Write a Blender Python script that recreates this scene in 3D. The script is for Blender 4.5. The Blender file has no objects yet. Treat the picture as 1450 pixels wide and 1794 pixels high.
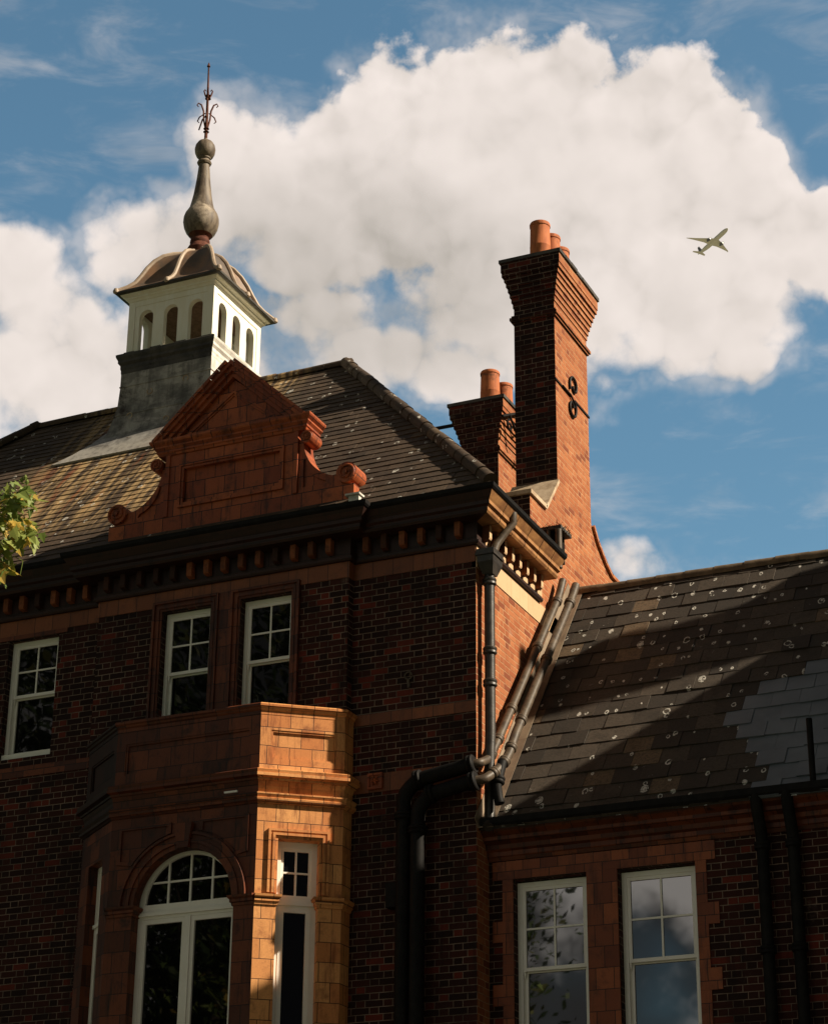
import bpy, math, random
import numpy as np
from mathutils import Vector, Matrix
from mathutils.geometry import tessellate_polygon
random.seed(7)
rad = math.radians
S = bpy.context.scene
COL = S.collection

# ------------------------------------------------------------------ camera
cam = bpy.data.cameras.new('camera')
cam.sensor_fit = 'HORIZONTAL'; cam.sensor_width = 36.0; cam.lens = 3800 / 1450 * 36
cam.clip_start = 0.1; cam.clip_end = 20000
camo = bpy.data.objects.new('camera', cam); COL.objects.link(camo)
R_ = Vector((0.9107, 0.4129, 0.0085)).normalized()
F_ = Vector((-0.3810, 0.8322, 0.4027)).normalized()
U_ = R_.cross(F_).normalized(); R_ = F_.cross(U_)
camo.matrix_world = Matrix(((R_.x, U_.x, -F_.x, 9.253), (R_.y, U_.y, -F_.y, -21.99), (R_.z, U_.z, -F_.z, 1.6), (0, 0, 0, 1)))
S.camera = camo

# ------------------------------------------------------------------ light
SUN_AZ, SUN_EL = 10.5, 37.0           # azimuth measured from +X towards +Y
sd = Vector((math.cos(rad(SUN_EL)) * math.cos(rad(SUN_AZ)), math.cos(rad(SUN_EL)) * math.sin(rad(SUN_AZ)), math.sin(rad(SUN_EL))))
sun = bpy.data.lights.new('sun', 'SUN'); sun.energy = 5.0; sun.angle = rad(0.5); sun.color = (1.0, 0.87, 0.68)
suno = bpy.data.objects.new('sun', sun); COL.objects.link(suno)
suno.rotation_euler = (-sd).to_track_quat('-Z', 'Y').to_euler(); suno.location = (20, 0, 30)
S.view_settings.view_transform = 'Standard'; S.view_settings.look = 'None'
S.view_settings.exposure = 0.7; S.view_settings.gamma = 1.0; S.view_settings.use_curve_mapping = False
S.render.engine = 'CYCLES'
S.cycles.max_bounces = 4; S.cycles.diffuse_bounces = 2; S.cycles.glossy_bounces = 2

# ------------------------------------------------------------------ node helpers
class NT:
    def __init__(s, nt): s.nt = nt; s.n = nt.nodes; s.l = nt.links
    def new(s, t, **k):
        n = s.n.new(t)
        for a, b in k.items(): setattr(n, a, b)
        return n
    def put(s, sock, v):
        if v is None: return
        if isinstance(v, bpy.types.NodeSocket): s.l.new(v, sock)
        elif isinstance(v, (tuple, list)) and len(v) == 3 and len(getattr(sock, 'default_value', (0, 0, 0))) == 4: sock.default_value = (*v, 1)
        else: sock.default_value = v
    def math(s, op, a, b=None, c=None, clamp=False):
        n = s.new('ShaderNodeMath', operation=op, use_clamp=clamp)
        s.put(n.inputs[0], a); s.put(n.inputs[1], b); s.put(n.inputs[2], c)
        return n.outputs[0]
    def vec(s, op, a, b=None, out=0):
        n = s.new('ShaderNodeVectorMath', operation=op)
        s.put(n.inputs[0], a); s.put(n.inputs[1], b)
        return n.outputs[out]
    def mix(s, f, a, b, blend='MIX'):
        n = s.new('ShaderNodeMix', data_type='RGBA', blend_type=blend)
        s.put(n.inputs[0], f); s.put(n.inputs[6], a); s.put(n.inputs[7], b)
        return n.outputs[2]
    def ramp(s, f, lo, hi, a=0.0, b=1.0, smooth=True):
        n = s.new('ShaderNodeMapRange', interpolation_type='SMOOTHSTEP' if smooth else 'LINEAR')
        s.put(n.inputs[0], f); s.put(n.inputs[1], lo); s.put(n.inputs[2], hi); s.put(n.inputs[3], a); s.put(n.inputs[4], b)
        return n.outputs[0]
    def noise(s, vec, scale, detail=4.0, rough=0.55, dist=0.0, out=0, dims='3D'):
        n = s.new('ShaderNodeTexNoise', noise_dimensions=dims)
        s.put(n.inputs['Vector'], vec); n.inputs['Scale'].default_value = scale; n.inputs['Detail'].default_value = detail
        n.inputs['Roughness'].default_value = rough; n.inputs['Distortion'].default_value = dist
        return n.outputs[out]
    def sep(s, v):
        n = s.new('ShaderNodeSeparateXYZ'); s.put(n.inputs[0], v); return n.outputs
    def comb(s, x, y, z=0.0):
        n = s.new('ShaderNodeCombineXYZ'); s.put(n.inputs[0], x); s.put(n.inputs[1], y); s.put(n.inputs[2], z); return n.outputs[0]
    def white(s, v, out=0):
        n = s.new('ShaderNodeTexWhiteNoise', noise_dimensions='3D'); s.put(n.inputs[0], v); return n.outputs[out]

# ------------------------------------------------------------------ sky: Nishita + clouds placed by azimuth / elevation
W = bpy.data.worlds.new('World'); S.world = W; W.use_nodes = True
w = NT(W.node_tree)
for n in list(w.n): w.n.remove(n)
sky = w.new('ShaderNodeTexSky', sky_type='NISHITA'); sky.sun_disc = False
sky.sun_elevation = rad(SUN_EL); sky.sun_rotation = rad(90 - SUN_AZ)
sky.air_density = 1.0; sky.dust_density = 0.6; sky.ozone_density = 1.6
tc = w.new('ShaderNodeTexCoord'); D = w.vec('NORMALIZE', tc.outputs['Generated'])
dx, dy, dz = w.sep(D)[0:3]
az = w.math('MULTIPLY', w.math('ARCTAN2', dx, dy), 57.29578)
el = w.math('MULTIPLY', w.math('ARCSINE', dz), 57.29578)
AE = w.comb(az, el)
CL = [(-22.3, 33.0, 5.2, 3.2, 0), (-17.7, 32.8, 3.5, 2.9, 0), (-26.2, 32.2, 3.1, 2.6, 0), (-14.9, 31.0, 2.1, 2.2, 0), (-12.0, 30.2, 2.4, 1.5, 0),
      (-16.3, 29.2, 3.1, 2.0, 0), (-21.65, 29.3, 4.2, 2.3, 0), (-29.7, 32.0, 2.0, 2.2, 0.05), (-32.2, 30.6, 2.8, 1.5, 0.15), (-36.6, 29.2, 2.2, 1.5, 0.10),
      (-35.6, 27.0, 3.4, 2.2, 0), (-25.6, 27.9, 2.2, 1.1, 0.1), (-15.0, 27.5, 1.0, 0.8, 0.1), (-27.8, 30.7, 2.6, 1.4, 0), (-18.2, 22.3, 1.4, 0.9, 0.62),
      (-23.4, 27.4, 2.2, 1.0, 0.1), (-29.4, 27.4, 2.6, 1.2, 0.30), (-31.5, 28.6, 2.6, 1.4, 0.35), (-27.3, 28.9, 2.2, 1.1, 0.22)]
def field_at(Dv, AEv):
    """Cloud density: soft lobes broken up by fractal noise and rounded cauliflower billows."""
    warp = w.vec('MULTIPLY', w.vec('SUBTRACT', w.noise(Dv, 20, 3, 0.62, out=1), (0.5, 0.5, 0.5)), (3.0, 2.2, 0))
    A = w.vec('ADD', AEv, warp); acc = None
    for (ca, ce, ra, re, bias) in CL:
        v = w.vec('MULTIPLY', w.vec('SUBTRACT', A, (ca, ce, 0)), (1 / ra, 1 / re, 0))
        d2 = w.vec('DOT_PRODUCT', v, v, out=1)
        if bias: d2 = w.math('ADD', d2, bias)
        if acc is None: acc = d2
        else:
            n = w.new('ShaderNodeMath', operation='SMOOTH_MIN'); w.put(n.inputs[0], acc); w.put(n.inputs[1], d2); n.inputs[2].default_value = 0.35; acc = n.outputs[0]
    f = w.math('MAXIMUM', w.math('SUBTRACT', 1.30, acc), -1.6)
    Dw = w.vec('ADD', Dv, w.vec('MULTIPLY', w.vec('SUBTRACT', w.noise(Dv, 45, 2, 0.6, out=1), (0.5, 0.5, 0.5)), (0.022, 0.022, 0.022)))
    bil = None
    for sc, am in ((27, 0.60), (66, 0.34)):
        vo = w.new('ShaderNodeTexVoronoi', voronoi_dimensions='3D', feature='F1'); w.put(vo.inputs['Vector'], Dw)
        vo.inputs['Scale'].default_value = sc
        q = w.math('MULTIPLY', w.math('SUBTRACT', 0.55, vo.outputs['Distance']), am * 1.5)
        bil = q if bil is None else w.math('ADD', bil, q)
    n1 = w.math('MULTIPLY', w.math('SUBTRACT', w.noise(Dv, 13, 8, 0.60, 0.0), 0.5), 1.35)
    n2 = w.math('MULTIPLY', w.math('SUBTRACT', w.noise(Dv, 70, 4, 0.68, 0.0), 0.5), 0.7)
    return w.math('ADD', w.math('ADD', f, bil), w.math('ADD', n1, n2)), w.math('ADD', bil, w.math('MULTIPLY', n1, 0.55))
dens, bump0 = field_at(D, AE)
Ds = w.vec('ADD', D, (0.0085, -0.0035, 0.0075))      # a step towards the sun and up
_, bump1 = field_at(Ds, AE)
soft = w.ramp(w.math('ADD', az, w.math('MULTIPLY', el, 0.25)), -16.0, -24.5, 0.36, 0.95)
soft = w.math('MAXIMUM', soft, w.ramp(el, 28.2, 31.0, 0.95, 0.34))
alpha = w.ramp(dens, 0.0, soft)
n1 = bump0; n1b = bump1
# dark cloud added over the unseen sky to cut the fill light
fd = w.vec('DOT_PRODUCT', D, (-0.381, 0.832, 0.403), out=1)
back = w.ramp(fd, 0.93, 0.80)
n3 = w.noise(D, 2.6, 4, 0.6, 0.0)
aback = w.math('MULTIPLY', w.math('MULTIPLY', w.ramp(n3, 0.28, 0.42), back), w.ramp(dz, 0.0, 0.12))
# thin high streaks
st = w.noise(w.vec('MULTIPLY', D, (5.0, 5.0, 16.0)), 3.2, 5, 0.62, 0.5)
acir = w.math('MULTIPLY', w.ramp(st, 0.45, 0.85), 0.34)
halo = w.math('MULTIPLY', w.ramp(dens, -0.75, 0.3), w.math('MULTIPLY', w.ramp(w.noise(D, 30, 4, 0.65, 0.0), 0.38, 0.66), 0.42))
acir = w.math('MAXIMUM', acir, halo)
east = w.math('MULTIPLY', w.ramp(dx, 0.0, 0.35), back)  # extra dark cover towards the sun, added to dim the fill
aback = w.math('MAXIMUM', aback, w.math('MULTIPLY', east, 0.92))
alpha = w.math('MAXIMUM', w.math('MAXIMUM', alpha, aback), acir)
# cloud tone: bright sunlit billows, beige-grey core
lit = w.math('MULTIPLY', w.math('SUBTRACT', n1, n1b), w.ramp(dens, 0.2, 1.5, 0.70, 0.22))
gx = w.vec('MULTIPLY', w.vec('SUBTRACT', AE, (-26.5, 29.6, 0)), (1 / 7.0, 1 / 3.4, 0))
core = w.ramp(w.vec('DOT_PRODUCT', gx, gx, out=1), 1.3, 0.0)
tone = w.math('ADD', w.math('ADD', 0.80, lit), w.math('MULTIPLY', w.math('SUBTRACT', w.noise(D, 9, 5, 0.5), 0.5), 0.38))
tone = w.math('SUBTRACT', tone, w.math('MULTIPLY', core, 0.58), clamp=True)
ccol = w.mix(tone, (0.47, 0.43, 0.385), (0.90, 0.81, 0.755))
ccol = w.mix(back, ccol, w.mix(east, (0.125, 0.12, 0.115), (0.045, 0.045, 0.05)))
# one sunlit bank of cloud low in the south-west, the one the wing windows mirror
gb = w.vec('DOT_PRODUCT', D, (-0.34, -0.91, 0.24), out=1)
ccol = w.mix(w.math('MULTIPLY', w.ramp(gb, 0.955, 0.985), w.ramp(w.noise(D, 9, 5, 0.6), 0.42, 0.55)), ccol, (1.30, 1.20, 1.10))
skyc = w.mix(1.0, sky.outputs[0], (0.80, 1.05, 0.95), 'MULTIPLY')
b1 = w.new('ShaderNodeBackground'); w.put(b1.inputs[0], skyc); b1.inputs[1].default_value = 0.083
b2 = w.new('ShaderNodeBackground'); w.put(b2.inputs[0], ccol); b2.inputs[1].default_value = 0.62
mx = w.new('ShaderNodeMixShader'); w.put(mx.inputs[0], alpha); w.l.new(b1.outputs[0], mx.inputs[1]); w.l.new(b2.outputs[0], mx.inputs[2])
wo = w.new('ShaderNodeOutputWorld'); w.l.new(mx.outputs[0], wo.inputs[0])

# ------------------------------------------------------------------ materials
def mat(name):
    m = bpy.data.materials.new(name); m.use_nodes = True
    t = NT(m.node_tree)
    b = t.n['Principled BSDF']
    return m, t, b
def setb(t, b, col=None, rough=None, spec=None, bump=None, strength=0.5, dist=0.01, metal=None):
    if col is not None: t.put(b.inputs['Base Color'], col)
    if rough is not None: t.put(b.inputs['Roughness'], rough)
    if spec is not None: b.inputs['Specular IOR Level'].default_value = spec
    if metal is not None: b.inputs['Metallic'].default_value = metal
    if bump is not None:
        n = t.new('ShaderNodeBump'); n.inputs['Strength'].default_value = strength; n.inputs['Distance'].default_value = dist
        t.put(n.inputs['Height'], bump); t.l.new(n.outputs[0], b.inputs['Normal'])
def uvs(t):
    return t.new('ShaderNodeUVMap', uv_map='UVMap').outputs[0]
def pos(t):
    return t.new('ShaderNodeNewGeometry').outputs['Position']
def flemish(t, mortar=0.010):
    """Flemish bond from metric UVs: returns mortar mask and a per-brick random colour."""
    uv = uvs(t); P = pos(t)
    wob = t.vec('MULTIPLY', t.vec('SUBTRACT', t.noise(P, 9, 2, out=1), (0.5, 0.5, 0.5)), (0.007, 0.007, 0))
    u, v = t.sep(t.vec('ADD', uv, wob))[0:2]
    H, Pd, St = 0.0785, 0.340, 0.2265
    rowf = t.math('DIVIDE', v, H); row = t.math('FLOOR', rowf); fv = t.math('MULTIPLY', t.math('FRACT', rowf), H)
    odd = t.math('FLOORED_MODULO', row, 2.0)
    uo = t.math('ADD', u, t.math('MULTIPLY', odd, Pd / 2))
    unit = t.math('FLOOR', t.math('DIVIDE', uo, Pd)); fu = t.math('FLOORED_MODULO', uo, Pd)
    ish = t.math('GREATER_THAN', fu, St)
    a = t.math('MINIMUM', fu, t.math('SUBTRACT', Pd, fu))
    b = t.math('ABSOLUTE', t.math('SUBTRACT', fu, St))
    du = t.math('MINIMUM', a, b)
    dv = t.math('MINIMUM', fv, t.math('SUBTRACT', H, fv))
    dd = t.math('MINIMUM', du, dv)
    mm = t.ramp(dd, mortar * 0.35, mortar * 0.65, 1.0, 0.0)
    idv = t.comb(t.math('ADD', unit, t.math('MULTIPLY', ish, 0.5)), row, 3.0)
    return mm, t.white(idv, 1), t.white(idv, 0), P, dd
def brick_mat(name, c1, c2, c3, mort, mstain, soot_shade=(0.02, 0.012, 0.01), sootamt=0.5, eff=0.0):
    m, t, b = mat(name)
    mm, rc, rv, P, dd = flemish(t)
    r, g, bl = t.sep(rc)[0:3]
    col = t.mix(t.ramp(r, 0.15, 0.85), c1, c2)
    col = t.mix(t.math('MULTIPLY', t.math('GREATER_THAN', g, 0.90), 1.0), col, c3)
    fine = t.noise(P, 90, 4, 0.6)
    col = t.mix(t.ramp(fine, 0.2, 0.8, 0.0, 0.35), col, soot_shade)
    big = t.noise(P, 0.9, 5, 0.6)
    mcol = t.mix(t.ramp(t.noise(P, 3.0, 4, 0.6), 0.35, 0.7), mort, mstain)
    col = t.mix(mm, col, mcol)
    strk = t.noise(t.vec('MULTIPLY', P, (2.6, 2.6, 0.35)), 1.5, 6, 0.7)
    stn = t.math('MULTIPLY', t.math('MAXIMUM', t.ramp(big, 0.42, 0.72), t.ramp(strk, 0.50, 0.68)), sootamt)
    col = t.mix(stn, col, soot_shade)
    if eff > 0:
        col = t.mix(t.math('MULTIPLY', t.ramp(t.noise(P, 1.7, 6, 0.7), 0.62, 0.75), eff), col, (0.45, 0.36, 0.28))
    h = t.math('ADD', t.ramp(dd, 0.002, 0.008), t.math('MULTIPLY', fine, 0.25))
    h = t.math('ADD', h, t.math('MULTIPLY', bl, 0.3))
    setb(t, b, col, 0.85, 0.25, h, 0.8, 0.006)
    return m
M = {}
M['front'] = brick_mat('shaded_dark_facing_brick', (0.022, 0.0062, 0.0042), (0.060, 0.0135, 0.008), (0.16, 0.026, 0.014), (0.27, 0.19, 0.145), (0.085, 0.06, 0.048), (0.007, 0.0045, 0.0035), 0.6, 0.22)  # facing brick, its colour also darkened for shade on the front faces
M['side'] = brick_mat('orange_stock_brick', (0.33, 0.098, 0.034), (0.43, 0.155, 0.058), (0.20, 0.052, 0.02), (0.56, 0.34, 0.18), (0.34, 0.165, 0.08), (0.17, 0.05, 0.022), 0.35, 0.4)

def terra(name, c1, c2, joint, bw, bh, dirt, dirtamt, off=0.5, rough=0.55, mort=0.0045):
    m, t, b = mat(name)
    uv = uvs(t); P = pos(t)
    br = t.new('ShaderNodeTexBrick'); br.offset = off
    t.put(br.inputs['Vector'], uv); br.inputs['Color1'].default_value = (0, 0, 0, 1); br.inputs['Color2'].default_value = (1, 1, 1, 1)
    br.inputs['Mortar'].default_value = (0.5, 0.5, 0.5, 1); br.inputs['Scale'].default_value = 1.0
    br.inputs['Mortar Size'].default_value = mort; br.inputs['Mortar Smooth'].default_value = 0.2
    br.inputs['Brick Width'].default_value = bw; br.inputs['Row Height'].default_value = bh
    col = t.mix(br.outputs[0], c1, c2)
    n = t.noise(P, 5, 6, 0.65); fine = t.noise(P, 60, 4, 0.6)
    col = t.mix(t.ramp(fine, 0.3, 0.8, 0, 0.25), col, dirt)
    strk = t.noise(t.vec('MULTIPLY', P, (6, 6, 0.8)), 1.6, 6, 0.7)
    col = t.mix(t.math('MULTIPLY', t.math('MAXIMUM', t.ramp(n, 0.5, 0.75), t.ramp(strk, 0.5, 0.7)), dirtamt), col, dirt)
    col = t.mix(br.outputs['Fac'], col, joint)
    h = t.math('SUBTRACT', t.math('MULTIPLY', fine, 0.3), br.outputs['Fac'])
    setb(t, b, col, rough, 0.35, h, 0.6, 0.004)
    return m
M['terra'] = terra('red_terracotta', (0.25, 0.048, 0.014), (0.48, 0.114, 0.032), (0.012, 0.005, 0.004), 0.285, 0.235, (0.035, 0.012, 0.007), 0.8, mort=0.0055)
M['terra_dark'] = terra('sooty_shaded_terracotta', (0.065, 0.015, 0.006), (0.20, 0.050, 0.016), (0.010, 0.005, 0.004), 0.31, 0.24, (0.012, 0.005, 0.004), 0.9)  # shade of the front faces is lowered into this colour
M['soot_shade'] = terra('soot_and_shade_terracotta', (0.022, 0.008, 0.005), (0.040, 0.012, 0.007), (0.008, 0.004, 0.003), 0.45, 0.24, (0.008, 0.004, 0.003), 0.8)  # near black colour carries the shade of front cornice and left cheek
M['buff'] = terra('sunlit_buff_terracotta', (0.60, 0.215, 0.062), (0.84, 0.40, 0.140), (0.035, 0.012, 0.006), 0.27, 0.225, (0.22, 0.062, 0.020), 0.75)  # sunlit copy of the bay terracotta, colour raised for the light
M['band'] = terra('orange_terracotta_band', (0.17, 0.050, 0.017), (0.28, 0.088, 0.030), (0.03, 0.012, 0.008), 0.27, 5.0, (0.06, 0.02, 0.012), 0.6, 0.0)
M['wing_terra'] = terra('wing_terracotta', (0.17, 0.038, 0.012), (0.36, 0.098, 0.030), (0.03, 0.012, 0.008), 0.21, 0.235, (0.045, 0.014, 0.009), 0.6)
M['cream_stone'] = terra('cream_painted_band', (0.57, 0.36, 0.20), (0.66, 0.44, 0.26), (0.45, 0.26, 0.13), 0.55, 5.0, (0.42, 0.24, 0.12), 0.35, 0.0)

def corbel_mat():
    m, t, b = mat('uneven_corbel_terracotta')
    r = t.new('ShaderNodeObjectInfo').outputs['Random']; P = pos(t)
    col = t.mix(t.ramp(r, 0.1, 0.9), (0.035, 0.011, 0.006), (0.27, 0.080, 0.028))
    col = t.mix(t.ramp(t.noise(P, 8, 5, 0.65), 0.4, 0.7, 0, 0.6), col, (0.03, 0.012, 0.007))
    setb(t, b, col, 0.7, 0.3, t.noise(P, 40, 4), 0.3, 0.005)
    return m
M['corbel'] = corbel_mat()
def noisy(name, c1, c2, scale=6, rough=0.6, spec=0.4, bump=0.3, streak=False, c3=None, metal=0.0):
    m, t, b = mat(name); P = pos(t)
    n = t.noise(t.vec('MULTIPLY', P, (4, 4, 0.6)) if streak else P, scale, 7, 0.65)
    col = t.mix(t.ramp(n, 0.35, 0.65), c1, c2)
    if c3 is not None: col = t.mix(t.ramp(t.noise(P, scale * 0.45, 6, 0.7, 0.4), 0.52, 0.68), col, c3)
    fine = t.noise(P, scale * 10, 4, 0.6)
    setb(t, b, col, rough, spec, t.math('ADD', n, t.math('MULTIPLY', fine, 0.4)), bump, 0.01, metal)
    return m
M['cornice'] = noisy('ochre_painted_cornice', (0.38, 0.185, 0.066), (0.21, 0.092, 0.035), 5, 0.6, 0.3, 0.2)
M['iron'] = noisy('black_painted_iron', (0.006, 0.0055, 0.0055), (0.012, 0.0105, 0.0095), 8, 0.6, 0.12, 0.3)
M['sunlit_iron'] = noisy('sunlit_black_iron', (0.022, 0.0185, 0.016), (0.045, 0.037, 0.030), 8, 0.42, 0.4, 0.3)  # lighter copy of the black iron, sunlight put into its colour
M['pipe'] = noisy('weathered_iron_pipe', (0.050, 0.036, 0.024), (0.105, 0.076, 0.050), 9, 0.5, 0.3, 0.3, c3=(0.05, 0.035, 0.026))
M['rust'] = noisy('rusted_wrought_iron', (0.07, 0.022, 0.014), (0.14, 0.05, 0.03), 12, 0.8, 0.2, 0.4)
M['white'] = noisy('white_gloss_paint', (0.95, 0.92, 0.84), (0.91, 0.87, 0.78), 3, 0.4, 0.4, 0.1)
M['cream'] = noisy('cream_painted_timber', (0.95, 0.91, 0.79), (0.90, 0.84, 0.68), 3.0, 0.5, 0.3, 0.15, True)
M['pot'] = noisy('orange_clay_pot', (0.52, 0.165, 0.06), (0.36, 0.105, 0.04), 6, 0.75, 0.25, 0.3, True, (0.10, 0.045, 0.025))
M['lead'] = noisy('weathered_lead', (0.060, 0.058, 0.054), (0.20, 0.185, 0.165), 2.6, 0.6, 0.3, 0.4, False, (0.030, 0.020, 0.013))
M['lead_dark'] = noisy('dark_lead_moulding', (0.03, 0.028, 0.026), (0.075, 0.066, 0.055), 4, 0.6, 0.4, 0.4, False, (0.012, 0.010, 0.009))
M['dome'] = noisy('aged_copper_lead_dome', (0.20, 0.110, 0.058), (0.085, 0.066, 0.052), 2.2, 0.55, 0.4, 0.3, False, (0.030, 0.026, 0.024))
M['rib'] = noisy('pale_lead_roll', (0.44, 0.34, 0.25), (0.28, 0.21, 0.15), 3.0, 0.55, 0.4, 0.3)
M['finial'] = noisy('weathered_timber_finial', (0.20, 0.155, 0.11), (0.08, 0.058, 0.042), 3.4, 0.6, 0.35, 0.5, True, (0.42, 0.35, 0.27))
M['flash'] = noisy('sheet_lead_flashing', (0.27, 0.205, 0.14), (0.18, 0.13, 0.09), 3.5, 0.6, 0.4, 0.3)
M['white_sunlit_lead'] = noisy('white_flashing_and_sunlit_lead', (0.75, 0.73, 0.68), (0.50, 0.47, 0.42), 6, 0.6, 0.3, 0.3)  # flashing white, also the sunlit copy of the cupola's lead
M['stone'] = noisy('pale_coping_stone', (0.55, 0.43, 0.30), (0.36, 0.26, 0.17), 6, 0.85, 0.2, 0.5)
M['ridge'] = noisy('mossy_ridge_tile', (0.19, 0.135, 0.085), (0.11, 0.078, 0.05), 5, 0.85, 0.2, 0.6, False, (0.045, 0.035, 0.026))
M['dark'] = noisy('recess_shade_black', (0.006, 0.005, 0.005), (0.01, 0.009, 0.008), 5, 0.9, 0.1, 0.1)
M['moss'] = noisy('dead_moss', (0.03, 0.022, 0.014), (0.06, 0.042, 0.024), 20, 0.95, 0.1, 0.5)
M['soffit'] = noisy('bare_boarded_ceiling', (0.30, 0.185, 0.12), (0.20, 0.12, 0.08), 3, 0.8, 0.2, 0.2, True)
M['aircraft'] = noisy('aircraft_paint', (0.62, 0.58, 0.48), (0.58, 0.54, 0.45), 0.05, 0.4, 0.4, 0.0)
M['engine'] = noisy('engine_cowling_dark', (0.10, 0.10, 0.11), (0.13, 0.13, 0.14), 0.05, 0.4, 0.4, 0.0)
M['bark'] = noisy('tree_bark', (0.10, 0.075, 0.05), (0.05, 0.04, 0.03), 8, 0.9, 0.1, 0.8)
M['aircraft_g'] = noisy('open_land', (0.26, 0.25, 0.20), (0.20, 0.21, 0.15), 0.01, 0.9, 0.1, 0.0)
M['ground'] = noisy('paving_ground', (0.10, 0.09, 0.075), (0.07, 0.06, 0.05), 2, 0.9, 0.2, 0.2)
M['asphalt'] = noisy('asphalt_road', (0.055, 0.053, 0.05), (0.04, 0.04, 0.038), 5, 0.9, 0.2, 0.3)
M['grass'] = noisy('short_grass', (0.04, 0.07, 0.02), (0.06, 0.09, 0.03), 4, 0.9, 0.1, 0.4)
M['render_wall'] = noisy('pale_rendered_wall', (0.5, 0.47, 0.42), (0.42, 0.39, 0.34), 1, 0.9, 0.2, 0.2)

def glass_mat():
    m, t, b = mat('dark_window_glass'); P = pos(t)
    n = t.noise(P, 1.3, 2, 0.5)
    setb(t, b, (0.004, 0.004, 0.0045), 0.015, 0.5, n, 0.10, 0.02)
    b.inputs['IOR'].default_value = 1.9
    return m
M['glass'] = glass_mat()
M['glass'].node_tree.nodes['Principled BSDF'].inputs['IOR'].default_value = 1.4
M['old_glass'] = glass_mat(); M['old_glass'].name = 'wavy_old_glass'; [setattr(n.inputs['Strength'], 'default_value', 0.04) for n in M['old_glass'].node_tree.nodes if n.type == 'BUMP']
M['old_glass'].node_tree.nodes['Principled BSDF'].inputs['IOR'].default_value = 2.1

def roof_mat(name, c1, c2, c3, streak=False, ring=0.55, moss=(0.022, 0.018, 0.013)):
    """Per-tile tint plus crusty white lichen rings; tiles themselves are geometry."""
    m, t, b = mat(name); uv = uvs(t); P = pos(t)
    at = t.new('ShaderNodeAttribute', attribute_name='tint').outputs['Color']
    r, g, bl = t.sep(at)[0:3]
    col = t.mix(r, c1, c2)
    col = t.mix(t.math('MULTIPLY', t.math('GREATER_THAN', g, 0.965), 0.6), col, c3)
    n = t.noise(P, 3, 7, 0.7); f = t.noise(P, 35, 5, 0.65)
    col = t.mix(t.ramp(f, 0.40, 0.75, 0, 0.7), col, moss)
    col = t.mix(t.ramp(n, 0.5, 0.7, 0, 0.55), col, moss)
    if streak:
        x, y, z = t.sep(P)[0:3]
        sx = t.math('ADD', x, t.math('MULTIPLY', z, 0.05))
        sn = t.noise(t.comb(t.math('MULTIPLY', sx, 7.0), t.math('MULTIPLY', z, 0.7), 0.0), 1.3, 5, 0.6)
        msk = t.math('MULTIPLY', t.math('MULTIPLY', t.ramp(x, -8.3, -7.2), t.ramp(x, -4.0, -4.6)), t.ramp(z, 12.7, 13.5))
        msk2 = t.math('MULTIPLY', msk, t.ramp(sn, 0.40, 0.62))
        col = t.mix(t.math('MULTIPLY', msk2, 0.85), col, (0.50, 0.33, 0.15))
        sn2 = t.noise(t.comb(t.math('MULTIPLY', sx, 5.0), t.math('MULTIPLY', z, 0.8), 4.0), 1.3, 4, 0.6)
        col = t.mix(t.math('MULTIPLY', t.math('MULTIPLY', msk, t.ramp(sn2, 0.55, 0.7)), 0.7), col, (0.30, 0.09, 0.03))
    # lichen
    wv = t.vec('ADD', uv, t.vec('MULTIPLY', t.vec('SUBTRACT', t.noise(P, 14, 3, out=1), (0.5, 0.5, 0.5)), (0.05, 0.05, 0)))
    wv = t.vec('MULTIPLY', wv, (1.0, 0.62, 1.0))
    tot = None
    for sc, rr in ((3.1, 0.033), (5.2, 0.019)):
        vo = t.new('ShaderNodeTexVoronoi', voronoi_dimensions='2D', feature='F1'); t.put(vo.inputs['Vector'], wv); vo.inputs['Scale'].default_value = sc
        cr, cg, cb = t.sep(vo.outputs['Color'])[0:3]
        d = t.math('DIVIDE', vo.outputs['Distance'], sc)
        rad_ = t.math('MULTIPLY', t.math('ADD', 0.35, t.math('MULTIPLY', cr, 0.9)), rr)
        e = t.math('ABSOLUTE', t.math('SUBTRACT', d, rad_))
        ringm = t.ramp(e, 0.009, 0.0045)
        disc = t.math('MULTIPLY', t.ramp(d, t.math('MULTIPLY', rad_, 0.8), t.math('MULTIPLY', rad_, 0.6)), t.math('GREATER_THAN', cb, 0.72))
        ringm = t.math('MULTIPLY', t.math('MAXIMUM', ringm, disc), t.math('GREATER_THAN', cg, 1.0 - ring))
        ringm = t.math('MULTIPLY', ringm, t.ramp(t.noise(P, 24, 3, 0.6), 0.40, 0.50))
        tot = ringm if tot is None else t.math('MAXIMUM', tot, ringm)
    tot = t.math('MULTIPLY', tot, t.ramp(t.noise(P, 0.8, 3, 0.6), 0.30, 0.45))
    cr_ = t.math('MULTIPLY', t.ramp(t.noise(P, 13, 6, 0.7, 0.6), 0.66, 0.72), t.ramp(t.noise(P, 1.3, 3, 0.6), 0.45, 0.6))
    tot = t.math('MAXIMUM', tot, t.math('MULTIPLY', cr_, 0.6))
    col = t.mix(t.math('MULTIPLY', tot, 0.9), col, (0.62, 0.59, 0.52))
    setb(t, b, col, 0.8, 0.3, t.math('ADD', f, t.math('MULTIPLY', tot, 0.6)), 0.5, 0.008)
    return m
M['tile'] = roof_mat('brown_concrete_tile', (0.050, 0.031, 0.019), (0.090, 0.057, 0.034), (0.13, 0.088, 0.048), True, 0.34)
M['slate'] = roof_mat('old_brown_slate', (0.034, 0.027, 0.021), (0.082, 0.063, 0.046), (0.21, 0.14, 0.08), False, 0.42)
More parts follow.
